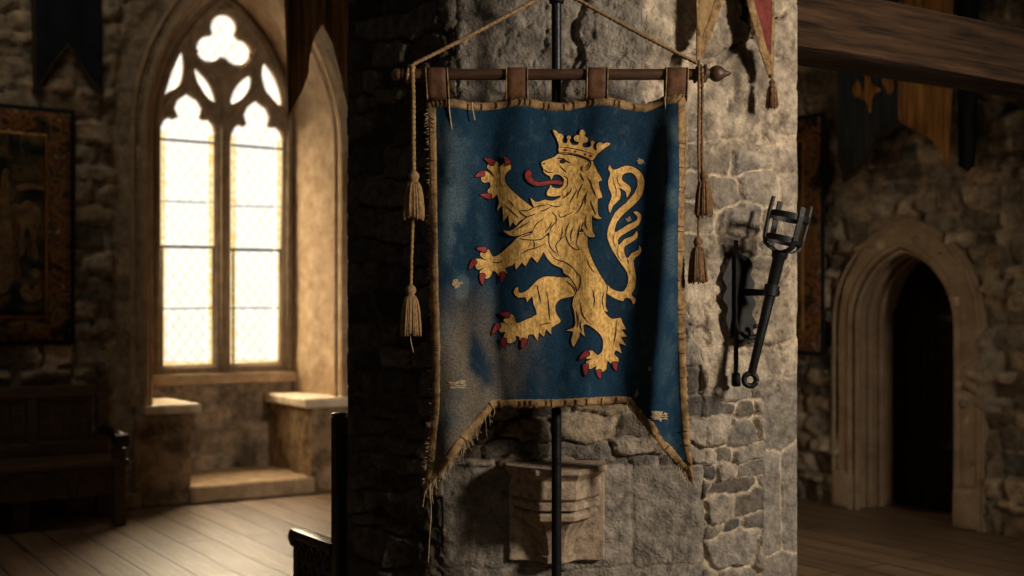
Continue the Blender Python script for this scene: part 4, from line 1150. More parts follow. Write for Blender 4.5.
# ---- iron pole behind the banner
PY = 4.555; PK = PY / F
ptop = EYE + (HY + 22) * PK
pole = thing('banner_pole', 'tall slim black metal pole standing behind the blue banner', 'pole', ((557 - CX) * PK, PY, 0))
px_ = (556.5 - CX) * PK
mb = MB(); mb.tube([(px_, PY, .02), (px_, PY, 1.0), (px_, PY, 2.0), (px_, PY, ptop)], 5.0 * PK, 16)
link('shaft', mb.mesh(), pole, M['pole'], smooth=True, angle=50)
mb = MB(); zk_ = EYE + (HY - 1) * PK
mb.lathe((px_, PY, zk_ - .012), (0, 0, 1), [(0, .02), (.004, .028), (.02, .03), (.028, .026), (.03, .018)], 16)
link('collar', mb.mesh(), pole, M['pole'], smooth=True)
mb = MB()
mb.lathe((px_, PY, ptop - .01), (0, 0, 1), [(0, .02), (.01, .03), (.03, .034), (.05, .026), (.065, .005)], 16)
link('pole_knob', mb.mesh(), pole, M['pole'], smooth=True)
mb = MB(); mb.lathe((px_, PY, 0), (0, 0, 1), [(0, .17), (.015, .17), (.03, .15), (.05, .05), (.09, .03), (.1, .02)], 28)
link('pole_foot', mb.mesh(), pole, M['pole'], smooth=True)

# ---- hanging cord over the pole
cordmb = MB()
zt_ = 5.5
pk = Vector((px_, PY, EYE + (HY + 4) * PK + .012))
pl_ = bw(413, 67, .0) + Vector((0, 0, .01)); pr_ = bw(698, 62, 0) + Vector((0, 0, -.006))
def sag(a, b, n=30, s=.012): return [a.lerp(b, i / n) + Vector((0, 0, -s * 4 * (i / n) * (1 - i / n))) for i in range(n + 1)]
TW = (3, 330, .22)
left = sag(pl_, pk - Vector((.034, .0, 0)), 90, .006); right = sag(pk + Vector((.034, 0, 0)), pr_, 90, .004)
arc = [pk + Vector((-.034 + .068 * i / 8, -.034 * math.sin(PI * i / 8), .012 * math.sin(PI * i / 8))) for i in range(1, 8)]
cordmb.tube(left + arc + right, .0072, 9, TW)
cord = link('hanging_cord', cordmb.mesh(), None, M['rope'], smooth=True, label='twisted hemp cord slung over the pole, holding both ends of the wooden rod', cat='cord')
base_origin(cord, tuple(pk))

# ---- tassel cords
def tassel(parent, px, y0, y1, w, m, off, dark=None):
    """knotted head and a skirt of separate strands"""
    h = (y1 - y0) * BK; r = w / 2 * BK
    top = bw(px, y0, off); hd = h * .2
    mb = MB()
    mb.lathe(top, (0, 0, -1), [(-.004, r * .2), (0, r * .34), (hd * .25, r * .5), (hd * .5, r * .52), (hd * .75, r * .42), (hd * .9, r * .36), (hd, r * .5)], 14, mod=lambda t, th: 1 + .08 * math.cos(7 * th + t * 6))
    c = top + Vector((0, 0, -hd))
    mb.lathe(c, (0, 0, -1), [(0, r * .42), (h * .08, r * .6), (h * .3, r * .74), (h * .6, r * .82), (h * .70, r * .78), (h * .72, .002)], 36, mod=lambda t, th: 1 + .13 * math.cos(12 * th) + .05 * math.cos(5 * th + 3 * t))
    rg = random.Random(int(px * 10 + y0))
    for i in range(30):
        a = 2 * PI * i / 30 + rg.uniform(-.1, .1); l = h * rg.uniform(.68, .77); k = rg.uniform(.8, 1.04)
        pts = [c + Vector((math.cos(a) * r * q * k, math.sin(a) * r * q * k, -l * t)) for t, q in ((.02, .5), (.15, .7), (.4, .86), (.7, .96), (1, 1.0 + rg.uniform(-.08, .1)))]
        mb.tube(pts, r * .10, 5)
    return link('tassel', mb.mesh(), parent, m, smooth=True)
def cordline(parent, pts, r, m, off):
    mb = MB()
    q = []
    for (a, b) in zip(pts[:-1], pts[1:]):
        n = max(2, int(abs(b[1] - a[1]) / 1.2))
        q += [bw(a[0] + (b[0] - a[0]) * i / n, a[1] + (b[1] - a[1]) * i / n, off) for i in range(n)]
    q.append(bw(*pts[-1], off))
    mb.tube(q, r, 9, TW)
    return link('cord', mb.mesh(), parent, m, smooth=True)
def wraps(parent, px, m, n=2, r=.0065):
    for i in range(n):
        mb = MB(); x = px + i * 4.2
        mb.tube([bw(x, RODY) + Vector((.004 * math.sin(a), -(RR + r) * math.cos(a), (RR + r) * math.sin(a))) for a in np.linspace(0, 2 * PI, 25)], r, 8)
        link('knot_turn', mb.mesh(), parent, m, smooth=True)
FO = RR + .009
tl = thing('tassel_cord', 'pale hemp cord with two tassels, hanging from the rod left of the blue banner', 'tassel cord', tuple(bw(413, RODY)), 'tasselled cords at the rod ends')
wraps(tl, 408.5, M['rope'], 2, .0075)
cordline(tl, [(413, 66), (414, 100), (414, 140), (414.5, 178)], .0080, M['rope'], FO)
tassel(tl, 414.5, 173, 223, 21, M['rope'], FO)
cordline(tl, [(413.5, 220), (412, 260), (411.5, 290)], .0062, M['rope'], FO)
tassel(tl, 411.5, 286, 338, 20, M['rope'], FO)
mb = MB(); mb.tube([bw(411, 335, FO), bw(411.6, 342, FO), bw(414, 352, FO)], .002, 6); link('loose_end', mb.mesh(), tl, M['thread'])
tr_ = thing('tassel_cord', 'brown silk cord with two tassels, hanging from the rod right of the blue banner', 'tassel cord', tuple(bw(699, RODY)), 'tasselled cords at the rod ends')
wraps(tr_, 696, M['darkrope'], 3, .006)
cordline(tr_, [(697.5, 62), (697.5, 100), (697, 150), (698, 188)], .0052, M['darkrope'], FO + .003)
cordline(tr_, [(701, 70), (701, 100), (700.6, 150), (701, 178)], .0052, M['darkrope'], FO)
tassel(tr_, 702.5, 173, 220, 17, M['darkrope'], FO)
cordline(tr_, [(698, 188), (697.8, 215), (697.5, 242)], .0042, M['darkrope'], FO - .012)
tassel(tr_, 697, 238, 286, 18, M['darkrope'], FO - .006)

# ================================================================== TORCH BRACKET on the pillar's right face
Bp, Cp = plan(1.6)[2], plan(1.6)[3]
fe = Vector((Cp[0] - Bp[0], Cp[1] - Bp[1], 0)).normalized(); fn = Vector((fe.y, -fe.x, 0))
def onf(px, py, off=0.0):
    """a place on the pillar's right face, off metres proud of it"""
    r = ray(px, py); b = Vector((Bp[0], Bp[1], 0)) + fn * off
    t = b.dot(fn) / r.dot(fn)
    p = r * t; return Vector((p.x, p.y, EYE + p.z))
sc = thing('torch_bracket', 'black wrought-iron wall bracket with scalloped back plate on the pillar, gripping the torch', 'bracket', tuple(onf(738, 300, .02)))
pl_px = [(737, 248), (742, 254), (749, 258), (753, 266), (751, 275), (755, 284), (752, 294), (756, 304), (752, 314), (757, 324), (753, 331), (757, 338), (751, 344), (746, 338), (741, 344), (734, 338), (729, 330), (726, 318), (728, 308), (723, 298), (727, 288), (723, 278), (727, 268), (731, 258)]
pp = catmull(pl_px, True, 3)
mb = MB(); v, f = flat_poly(pp)
n = len(pp)
mb.add([onf(x, y, .050) for x, y in v], f)
mb.add([onf(x, y, .050) for x, y in pp] + [onf(x, y, .026) for x, y in pp], [(i, (i + 1) % n, n + (i + 1) % n, n + i) for i in range(n)])
mb.add([onf(x, y, .026) for x, y in v], f)
link('back_plate', mb.mesh(), sc, M['iron'])
mb = MB()
q = [onf(736, y, .062) for y in (240, 300, 372)]
mb.tube(q, .011, 4); mb.lathe(onf(736, 372, .062), (0, 0, -1), [(0, .012), (.005, .022), (.055, .024), (.06, .015)], 4, phase=PI / 4)
link('upright_bar', mb.mesh(bevel=.002, seg=1), sc, M['iron'])
AO = .20
ring_c = onf(775.5, 294, 0)
hub = onf(740, 292, .05)
TC = hub + fn * .17 + fe * .085 + Vector((0, 0, -.006))
mb = MB(); mb.tube([hub - fn * .01, hub.lerp(TC, .5), TC - (TC - hub).normalized() * .02], [.018, .0135, .0135], 10)
link('arm', mb.mesh(), sc, M['iron'], smooth=True)
tdir = None
# torch axis: parallel to the wall face, leaning right
def at_depth(px, py, d): r = ray(px, py); return Vector((r.x * d, d, EYE + r.z * d))
dT = TC.y
t_bot, t_top = at_depth(752, 372, dT + .0), at_depth(780.5, 251, dT)
axis = (t_top - t_bot).normalized()
TC2 = t_bot + axis * ((TC - t_bot).dot(axis))
mb = MB(); mb.lathe(TC2 - axis * .022, axis, [(0, .024), (.002, .031), (.042, .031), (.044, .024)], 16)
link('grip_collar', mb.mesh(), sc, M['iron'], smooth=True, angle=40)
mb = MB()
scroll = [onf(736, 318, .06), onf(737, 327, .075), onf(742, 334, .09), onf(749, 338, .10), onf(756, 336, .10), onf(760, 331, .10), onf(758, 326, .095), onf(754, 327, .09)]
mb.tube([Vector(p) for p in catmull([tuple(p) for p in scroll], False, 4)], .0085, 8)
link('scroll_hook', mb.mesh(), sc, M['iron'], smooth=True)

torch = thing('iron_torch', 'black iron torch with an open cage head and ring foot, leaning in the wall bracket', 'torch', tuple(t_bot))
mb = MB(); Ls = (t_top - t_bot).length
mb.lathe(t_bot, axis, [(-.01, .013), (.0, .0165), (Ls * .5, .0205), (Ls * .93, .025), (Ls * .95, .032), (Ls * .985, .034), (Ls, .028)], 16)
link('shaft', mb.mesh(), torch, M['iron'], smooth=True, angle=40)
mb = MB()
rc = t_bot - axis * .032; sx = Vector((1, 0, 0)) - axis * axis.x; sx.normalize(); sy = axis.cross(sx)
mb.tube([rc + (sx * math.cos(a) + axis * math.sin(a)) * .025 for a in np.linspace(0, 2 * PI, 25)], .0115, 10)
link('foot_ring', mb.mesh(), torch, M['iron'], smooth=True)
# cage: cup straps, two hoops, four prongs
def ringpts(h, r, n=33): return [t_top + axis * h + (sx * math.cos(a) + sy * math.sin(a)) * r for a in np.linspace(0, 2 * PI, n)]
def strap(pts, wdir, w, th):
    """flat iron strap following pts"""
    mb = MB(); vs = []
    pts = [Vector(p) for p in pts]; k = len(pts)
    for i, p in enumerate(pts):
        t = (pts[min(i + 1, k - 1)] - pts[max(i - 1, 0)]).normalized(); wd = (wdir - t * wdir.dot(t)).normalized(); nn = t.cross(wd)
        vs += [p + wd * w + nn * th, p - wd * w + nn * th, p - wd * w - nn * th, p + wd * w - nn * th]
    fs = [(i * 4 + j, i * 4 + (j + 1) % 4, (i + 1) * 4 + (j + 1) % 4, (i + 1) * 4 + j) for i in range(k - 1) for j in range(4)] + [(0, 1, 2, 3), tuple((k - 1) * 4 + j for j in range(4))]
    mb.add(vs, fs); return mb.mesh()
for h, r in ((.045, .076), (.140, .080)):
    mb = MB(); R = []
    for dh, rr in ((-.012, r + .004), (.012, r + .004), (.012, r - .004), (-.012, r - .004)):
        R.append([t_top + axis * (h + dh) + (sx * math.cos(a) + sy * math.sin(a)) * rr for a in np.linspace(0, 2 * PI, 33)[:-1]])
    vs = [p for q in R for p in q]; n = 32
    mb.add(vs, [(k * n + i, k * n + (i + 1) % n, ((k + 1) % 4) * n + (i + 1) % n, ((k + 1) % 4) * n + i) for k in range(4) for i in range(n)])
    link('cage_hoop', mb.mesh(), torch, M['iron'], smooth=True, angle=40)
for i, a in enumerate((PI * .08 + PI, PI * .62 + PI, PI * .08, PI * .62)):
    dr = sx * math.cos(a) + sy * math.sin(a); td = -sx * math.sin(a) + sy * math.cos(a)
    pts = [t_top - axis * .004 + dr * .012, t_top + axis * .004 + dr * .05, t_top + axis * .018 + dr * .074, t_top + axis * .045 + dr * .083, t_top + axis * .14 + dr * .087, t_top + axis * (.205 if i != 1 else .18) + dr * .084]
    link('prong', strap(pts, td, .0115, .004), torch, M['iron'])

# ================================================================== PENNANT (top right, in front of the pillar)
def cloth_thing(name, label, cat, pieces, depth, foldf, group=None, base=None, thick=.005, frame=None):
    """hanging cloth: pieces = [(part name, polygon in photo pixels at that depth, material, forward offset)]"""
    k = depth / F
    root = thing(name, label, cat, base or (0, depth, 0), group)
    for (pn, poly, m, off) in pieces:
        v, f = flat_poly(poly, 5, 6); v = np.array(v)
        d = foldf(v[:, 0], v[:, 1])
        if frame: vs = [frame(x, y, a + off) for x, y, a in zip(v[:, 0], v[:, 1], d)]
        else: vs = [((x - CX) * k, depth - a - off, EYE - (y - HY) * k) for x, y, a in zip(v[:, 0], v[:, 1], d)]
        o = link(pn, mesh(vs, f), root, m, smooth=True); solidify(o, thick, 0)
    return root
PD = lambda x: 4.79 + .0021 * (x - 697)
def pn(x, y, a=0): return at_depth(x, y, PD(x)) - fn * 0 + Vector((0, -a, 0))
pf = lambda X, Y: .012 * np.sin(X / 9.0) + .006 * np.sin(Y / 17.0)
pen = cloth_thing('swallowtail_pennant', 'ochre and red swallow-tailed pennant with one tassel, above the rod finial', 'pennant', [
    ('ochre_half', [(696, -150), (735, -150), (735, -50), (728, -20), (718, 12), (708, 38), (699, 60), (697, 60), (696, 0)], M['tan'], 0),
    ('red_half', [(735, -150), (774, -150), (774, 0), (773, 75), (770, 76), (760, 48), (750, 14), (742, -20), (735, -50)], M['pred'], 0),
    ('edge_binding', [(696, -150), (699.5, -150), (699, 0), (700, 42), (710.5, 14), (721, -18), (730, -46), (735, -60), (739, -46), (747.5, -16), (756, 14), (765, 45), (770.5, 56), (771.5, 0), (771.5, -150), (775, -150), (774.5, 0), (774, 77), (770, 78), (758, 48), (749, 16), (741, -20), (735, -44), (729, -20), (719, 13), (709, 40), (699.5, 62), (696, 62), (695.5, 0)], M['trim'], .004),
], 4.8, pf, base=tuple(pn(735, -150)), frame=pn)
bw0 = bw
def bw(px, py, off=0.0): return at_depth(px, py, PD(772) - off)
tassel(pen, 772, 80, 113, 13, M['darkrope'], .004)
cordline(pen, [(771.5, 74), (772, 82)], .004, M['darkrope'], .004)
bw = bw0
mb = MB(); mb.tube([pn(x, -151) for x in np.linspace(682, 788, 5)], .014, 12)
pr2 = link('top_batten', mb.mesh(), pen, M['rod'], smooth=True)
mb = MB()
for x in (700, 770):
    q_ = pn(x, -151); mb.tube([q_, Vector((q_.x, q_.y, CEIL + .02))], .006, 8)
link('hanging_line', mb.mesh(), pen, M['rope'], smooth=True)

# ================================================================== OTHER BANNERS
# dark striped swallowtail in front of the window's right side
dd = 7.4; kd = dd / F
dark = cloth_thing('dark_banner', 'dark brown striped swallow-tailed banner hanging across the top of the bright window', 'banner', [
    ('cloth', [(284, -190), (352, -190), (352, 60), (351, 118), (344, 92), (338, 66), (332, 42), (323, 25), (314, 40), (309, 56), (308, 70), (300, 92), (289, 118), (287, 60), (285, 0)], M['darkpen'], 0),
    ], dd, lambda X, Y: .035 * np.sin(X / 5.5) + .012 * np.sin(X / 2.6 + 1), base=((318 - CX) * kd, dd, EYE + (HY + 190) * kd), thick=.008)
mb = MB(); mb.tube([((x - CX) * kd, dd, EYE + (HY + 191) * kd) for x in np.linspace(270, 366, 5)], .03, 12)
link('top_batten', mb.mesh(), dark, M['rod'], smooth=True)
mb = MB()
for x in (280, 356): mb.tube([((x - CX) * kd, dd, EYE + (HY + 191) * kd), ((x - CX) * kd, dd, CEIL + .02)], .008, 6)
link('hanging_line', mb.mesh(), dark, M['rope'])

# on the window wall at the far left
def fwl(off0):
    def g(x, y, a): s, z = wl(x, y, -off0); return fl(s, off0 + a, z)
    return g
fz = lambda X, Y: .012 * np.sin(X / 5.0)
nb_ = cloth_thing('navy_banner', 'near-black navy swallow-tailed banner on the wall above the left tapestry', 'banner', [
    ('cloth', [(30, -150), (101, -150), (101, 0), (102, 96), (90, 78), (78, 60), (67, 45), (56, 60), (44, 78), (33, 94), (31, 0)], M['navy'], 0),
    ('edge_binding', [(33, -150), (35, -150), (35, 0), (36, 90), (33, 95), (32, 0)], M['navytrim'], .006),
    ('edge_binding', [(67, 43), (67, 48), (56, 62), (44, 80), (36, 92), (35, 89), (44, 76), (56, 58)], M['navytrim'], .006),
    ('edge_binding', [(67, 43), (67, 48), (78, 63), (90, 81), (101, 97), (102, 93), (90, 76), (78, 58)], M['navytrim'], .006),
], 9.2, fz, base=tuple(fl(*(lambda q: (q[0], .13, q[1]))(wl(66, -150)))), frame=fwl(.13))
mb = MB(); a, b = wl(22, -150), wl(110, -150)
mb.tube([fl(a[0], .13, a[1]), fl(b[0], .13, b[1])], .022, 10)
link('top_batten', mb.mesh(), nb_, M['rod'], smooth=True)

def tapestry(name, label, corners, frame, wallf, d, picture):
    s0, z0, s1, z1 = corners
    root = thing(name, label, 'tapestry', tuple(frame((s0 + s1) / 2, d, z0)))
    def sheet(pn, a0, b0, a1, b1, off, m):
        n1, n2 = 16, 20; vs = []
        for j in range(n2 + 1):
            for i in range(n1 + 1):
                a = a0 + (a1 - a0) * i / n1; b = b0 + (b1 - b0) * j / n2
                vs.append(frame(a, d + off + .006 * math.sin(a * 9), b))
        fs = [(j * (n1 + 1) + i, j * (n1 + 1) + i + 1, (j + 1) * (n1 + 1) + i + 1, (j + 1) * (n1 + 1) + i) for j in range(n2) for i in range(n1)]
        o = link(pn, mesh(vs, fs), root, m, smooth=True); solidify(o, .006, 0)
    w = min(abs(s1 - s0), z1 - z0)
    e = .035; b = .17 * min(1, w)
    sheet('dark_selvage', s0, z0, s1, z1, 0, M['navy'])
    sheet('figured_border', s0 + e, z0 + e, s1 - e, z1 - e, .008, M['tapestry'])
    sheet('inner_guard', s0 + e + b, z0 + e + b, s1 - e - b, z1 - e - b, .016, M['dim_gold'])
    g_ = .02
    sheet('picture_field', s0 + e + b + g_, z0 + e + b + g_, s1 - e - b - g_, z1 - e - b - g_, .024, M['tapestry2'])
    if picture: picture(root, s0, z0, s1, z1)
    return root
M['tapestry2'] = tapestry_mat('dark_tapestry_field')
for nd in M['tapestry2'].node_tree.nodes:
    if nd.type == 'TEX_NOISE': nd.inputs['Scale'].default_value = 4
    if nd.type == 'VALTORGB':
        cs = (rgb(26, 30, 34), rgb(52, 50, 42), rgb(84, 70, 48), rgb(112, 86, 54), rgb(50, 60, 60), rgb(150, 116, 74))
        for e_, c in zip(nd.color_ramp.elements, cs): e_.color = (*c, 1)
a, b = wl(-95, 347, -.12), wl(75, 110, -.12)
ta, tb_ = wl(75, 347, -.12)
def figures(root, s0, z0, s1, z1):
    """pale woven figures in the picture field"""
    mb = MB()
    for pts in ([(20, 205), (26, 200), (34, 203), (40, 210), (41, 222), (37, 228), (36, 240), (38, 256), (34, 262), (32, 250), (31, 234), (27, 228), (24, 236), (25, 250), (21, 256), (19, 244), (20, 228), (16, 220), (12, 212), (9, 206), (11, 200), (16, 203)],
                [(2, 172), (6, 168), (9, 172), (8, 179), (12, 186), (14, 200), (11, 214), (13, 232), (12, 252), (14, 276), (6, 292), (-4, 290), (-5, 262), (-3, 236), (-6, 214), (-4, 196), (1, 184)],
                [(16, 186), (26, 183), (42, 186), (43, 190), (30, 189), (18, 191)], [(20, 290), (26, 282), (32, 290), (38, 284), (42, 296), (34, 302), (24, 300)], [(30, 272), (36, 268), (40, 274), (35, 279)]):
        q = catmull(pts, True, 3)
        v, f = flat_poly(q)
        mb.add([fl(*(lambda w: (w[0], .152, w[1]))(wl(x, y, -.152))) for x, y in v], f)
    o = link('woven_figure', em_mesh(mb), root, M['figure']); solidify(o, .004, 0)
tapestry('tapestry', 'dark figured tapestry with a patterned border on the wall above the left bench', (a[0], a[1], ta, b[1]), fl, None, .12, figures)
p0, p1 = wr(824, 356, -.15), wr(740, 127, -.15)
tapestry('tapestry', 'narrow brown tapestry beside the arched doorway, half hidden by the pillar', (p0[0], p0[1], p1[0], p1[1]), lambda t, d, z: fr(t, d, z), None, .15, None)

# parti-coloured banner above the door
def fwr(off0):
    def g(x, y, a): t, z = wr(x, y, -off0); return fr(t, off0 + a, z)
    return g
fz2 = lambda X, Y: .03 * np.sin(X / 6.0) + .012 * np.sin(X / 2.9)
pb = cloth_thing('parti_coloured_banner', 'dull blue and gold swallow-tailed banner hanging on the wall above the doorway', 'banner', [
    ('blue_half', [(840, -60), (897, -60), (897, 122), (882, 140), (868, 156), (846, 180), (841, 160), (840, 60)], M['dim_navy'], 0),
    ('gold_half', [(897, -60), (956, -60), (955, 100), (953, 168), (944, 158), (930, 140), (914, 128), (897, 120)], M['dim_gold'], 0),
    ('edge_binding', [(897, 116), (897, 124), (883, 143), (869, 159), (846, 183), (844, 176), (866, 153), (881, 137)], M['navytrim'], .012),
    ('woven_badge', catmull([(866, 66), (872, 74), (876, 84), (884, 90), (877, 98), (874, 114), (868, 102), (860, 98), (866, 88)], True, 3), M['dim_gold'], .02),
    ('woven_badge', catmull([(852, 88), (857, 80), (862, 90), (858, 97), (853, 95)], True, 3), M['dim_gold'], .02),
    ('woven_badge', catmull([(884, 80), (890, 76), (893, 88), (888, 94)], True, 3), M['dim_gold'], .02),
], 9.3, fz2, base=tuple(fr(*(lambda q: (q[0], .18, q[1]))(wr(897, -60)))), frame=fwr(.18), thick=.008)
mb = MB(); a, b = wr(832, -60), wr(964, -60)
mb.tube([fr(a[0], .18, a[1]), fr(b[0], .18, b[1])], .025, 10)
link('top_batten', mb.mesh(), pb, M['rod'], smooth=True)
st_ = cloth_thing('dark_strip', 'narrow black vertical strip right of the blue and gold banner', 'hanging', [  # plain dark strip filling a vertical band beside the banner
    ('cloth', [(957, -60), (979, -60), (978, 100), (976, 166), (968, 172), (958, 166), (957, 60)], M['navy'], 0)], 9.0, lambda X, Y: .02 * np.sin(X / 3.5), base=tuple(fr(*(lambda q: (q[0], .18, q[1]))(wr(968, -60)))), frame=fwr(.18), thick=.008)
mb = MB(); a, b = wr(954.5, -61), wr(984, -61)
mb.tube([fr(a[0], .18, a[1]), fr(b[0], .18, b[1])], .02, 10)
link('top_batten', mb.mesh(), st_, M['rod'], smooth=True)

# ================================================================== BEAM
def beam():
    p0 = Vector(((800 - CX) / F * 5.2 - .28, 5.2 - .18, 0))
    zb = EYE + (HY - 47) / F * 5.2; H = .29; Wd = .30
    n = 90; L = 6.2
    ringp = []
    for a, b in ((0, 0), (1, 0), (1, 1), (0, 1)):
        pass
    sec = []
    k = 8
    for i in range(k): sec.append((0, i / k))            # front face going up
    for i in range(k): sec.append((i / k, 1))
    for i in range(k): sec.append((1, 1 - i / k))
    for i in range(k): sec.append((1 - i / k, 0))
    sec = [(b, c) for b, c in sec]
    vs = []; m_ = len(sec)
    # adzed timber: gently uneven faces, worn arrises
    for i in range(n + 1):
        s = L * i / n
        for (b, c) in sec:
            bb = b - .5; cc = c - .5
            rr = 1 - .05 * (abs(bb) * 2) ** 6 * (abs(cc) * 2) ** 6
            q = np.array([s * 1.6 + 0.0]); w = fbm(q, np.array([b * 3 + c * 5.0]), 2.0, 55, 4)[0] - .5
            bb = bb * rr + .05 * w * (1 if b in (0, 1) else .3); cc = cc * rr + .05 * w
            vs.append(p0 + U * s + V_ * (bb + .5) * Wd + Vector((0, 0, zb + (cc + .5) * H)))
    fs = [(i * m_ + j, i * m_ + (j + 1) % m_, (i + 1) * m_ + (j + 1) % m_, (i + 1) * m_ + j) for i in range(n) for j in range(m_)] + [list(range(m_)), [n * m_ + j for j in range(m_)]]
    mb = MB(); mb.add(vs, fs); me = mb.mesh()
    R = Matrix.Rotation(math.atan2(U.y, U.x), 4, 'Z')
    mid = p0 + U * (L / 2) + Vector((0, 0, zb))
    me.transform(R.inverted() @ Matrix.Translation(-mid))
    o = link('ceiling_beam', me, None, M['beam'], smooth=True, angle=50, label='heavy dark adzed timber beam running from the pillar to the doorway wall', cat='beam')
    o.matrix_world = Matrix.Translation(mid) @ R
beam()

# ================================================================== BENCHES
def panel_arches(mb, frame, a0, a1, n, b, z0, z1, r=.012):
    w = (a1 - a0) / n
    for i in range(n):
        l = a0 + i * w + w * .1; rr = a0 + (i + 1) * w - w * .1
        pts = arch(l, rr, z0, z0 + (z1 - z0) * .35, .9, 6)
        h = max(p[1] for p in pts); sc_ = (z1 - z0) / (h - z0)
        mb.tube([frame(p[0], b, z0 + (p[1] - z0) * min(sc_, 1)) for p in pts], r, 6)
def bench_left():
    # right front leg stands where the photo shows it; b measured out from the window wall
    base = at_depth(120, 310, 1.0)
    r = ray(119, 526); t = EYE / -r.z; P = Vector((r.x * t, r.y * t, 0))
    se = (P - W0).dot(U); bf = (P - W0).dot(NL)
    root = thing('carved_bench', 'long dark carved oak bench with panelled back, below the left tapestry', 'bench', tuple(fl(se - .9, bf - .25, 0)))
    W = .56; b0 = bf - W; a0 = se - 2.0; a1 = se + .05
    sh = EYE - (459 - HY) / F * (P.y - .0); ah = EYE - (434 - HY) / F * P.y
    bx = lambda nm, args, bev=.012, m=None: (lambda mb: (mb.box(fl, *args), link(nm, mb.mesh(bevel=bev), root, m or M['oak']))[1])(MB())
    bx('seat', (a0, a1 + .02, b0 + .02, bf + .04, sh - .05, sh), .014)
    for (x0, x1) in ((a1 - .09, a1), (a0, a0 + .09)):
        bx('leg', (x0, x1, bf - .075, bf + .015, 0, ah - .10), .012)
        bx('leg', (x0, x1, b0, b0 + .09, 0, sh - .05), .012)
    # back: posts, rails, linenfold panels
    top = EYE - (384 - HY) / F * (P.y + .45)
    mb = MB()
    for (x0, x1) in ((a1 - .09, a1), (a0, a0 + .09)): mb.box(fl, x0, x1, b0, b0 + .085, sh, top + .04)
    mb.box(fl, a0, a1, b0 + .01, b0 + .075, top - .09, top); mb.box(fl, a0, a1, b0 + .01, b0 + .075, sh, sh + .1)
    nP = 4; w = (a1 - a0 - .18) / nP
    for i in range(1, nP): mb.box(fl, a0 + .09 + i * w - .035, a0 + .09 + i * w + .035, b0 + .01, b0 + .075, sh + .1, top - .09)
    link('back_frame', mb.mesh(bevel=.01), root, M['oak'])
    for i in range(nP):
        mb = MB(); x0 = a0 + .09 + i * w + .035; x1 = x0 + w - .07
        mb.box(fl, x0 - .01, x1 + .01, b0 + .02, b0 + .04, sh + .09, top - .08)
        for k in range(6):
            xx = x0 + (x1 - x0) * (k + .5) / 6
            mb.tube([fl(xx, b0 + .042, sh + .14), fl(xx, b0 + .046, (sh + top) / 2), fl(xx, b0 + .042, top - .13)], [.014, .02, .014], 8)
        link('back_panel', mb.mesh(), root, M['oak'], smooth=True, angle=40)
    for x in (a1 - .045, a0 + .045):
        mb = MB(); mb.lathe(fl(x, b0 + .042, top + .035), (0, 0, 1), [(0, .035), (.02, .03), (.03, .022), (.045, .04), (.075, .052), (.105, .045), (.13, .02), (.135, .004)], 18)
        link('finial', mb.mesh(), root, M['oak'], smooth=True)
        # arm rest with a rolled front end and turned support
        mb = MB()
        pts = [fl(x, b0 + .06, ah - .01), fl(x, b0 + .2, ah + .005), fl(x, bf - .15, ah - .01), fl(x, bf - .02, ah - .02), fl(x, bf + .05, ah - .05)]
        mb.tube([Vector(p) for p in catmull([tuple(p) for p in pts], False, 4)], [.04] * 17, 10)
        mb.lathe(fl(x - .06, bf + .03, ah - .045), U, [(0, .03), (.01, .052), (.11, .052), (.12, .03)], 16)
        link('arm_rest', mb.mesh(), root, M['blackoak'], smooth=True, angle=50)
        mb = MB(); mb.lathe(fl(x, bf - .03, sh), (0, 0, 1), [(0, .045), (.02, .05), (.04, .03), (.08, .036), (.12, .028), (.15, .04), (max(.16, ah - sh - .03), .03)], 14)
        link('arm_support', mb.mesh(), root, M['blackoak'], smooth=True)
    # front apron with pointed arches, pierced look
    mb = MB(); mb.box(fl, a0 + .05, a1 - .05, bf - .045, bf - .02, sh - .26, sh - .05)
    panel_arches(mb, fl, a0 + .1, a1 - .1, 7, bf - .016, sh - .25, sh - .07, .014)
    link('front_apron', mb.mesh(), root, M['oak'], smooth=True, angle=40)
    for i in (2, 4):
        bx('leg', (a0 + (a1 - a0) * i / 6 - .06, a0 + (a1 - a0) * i / 6 + .06, b0 + .1, b0 + .3, 0, sh - .05), .01)
bench_left()

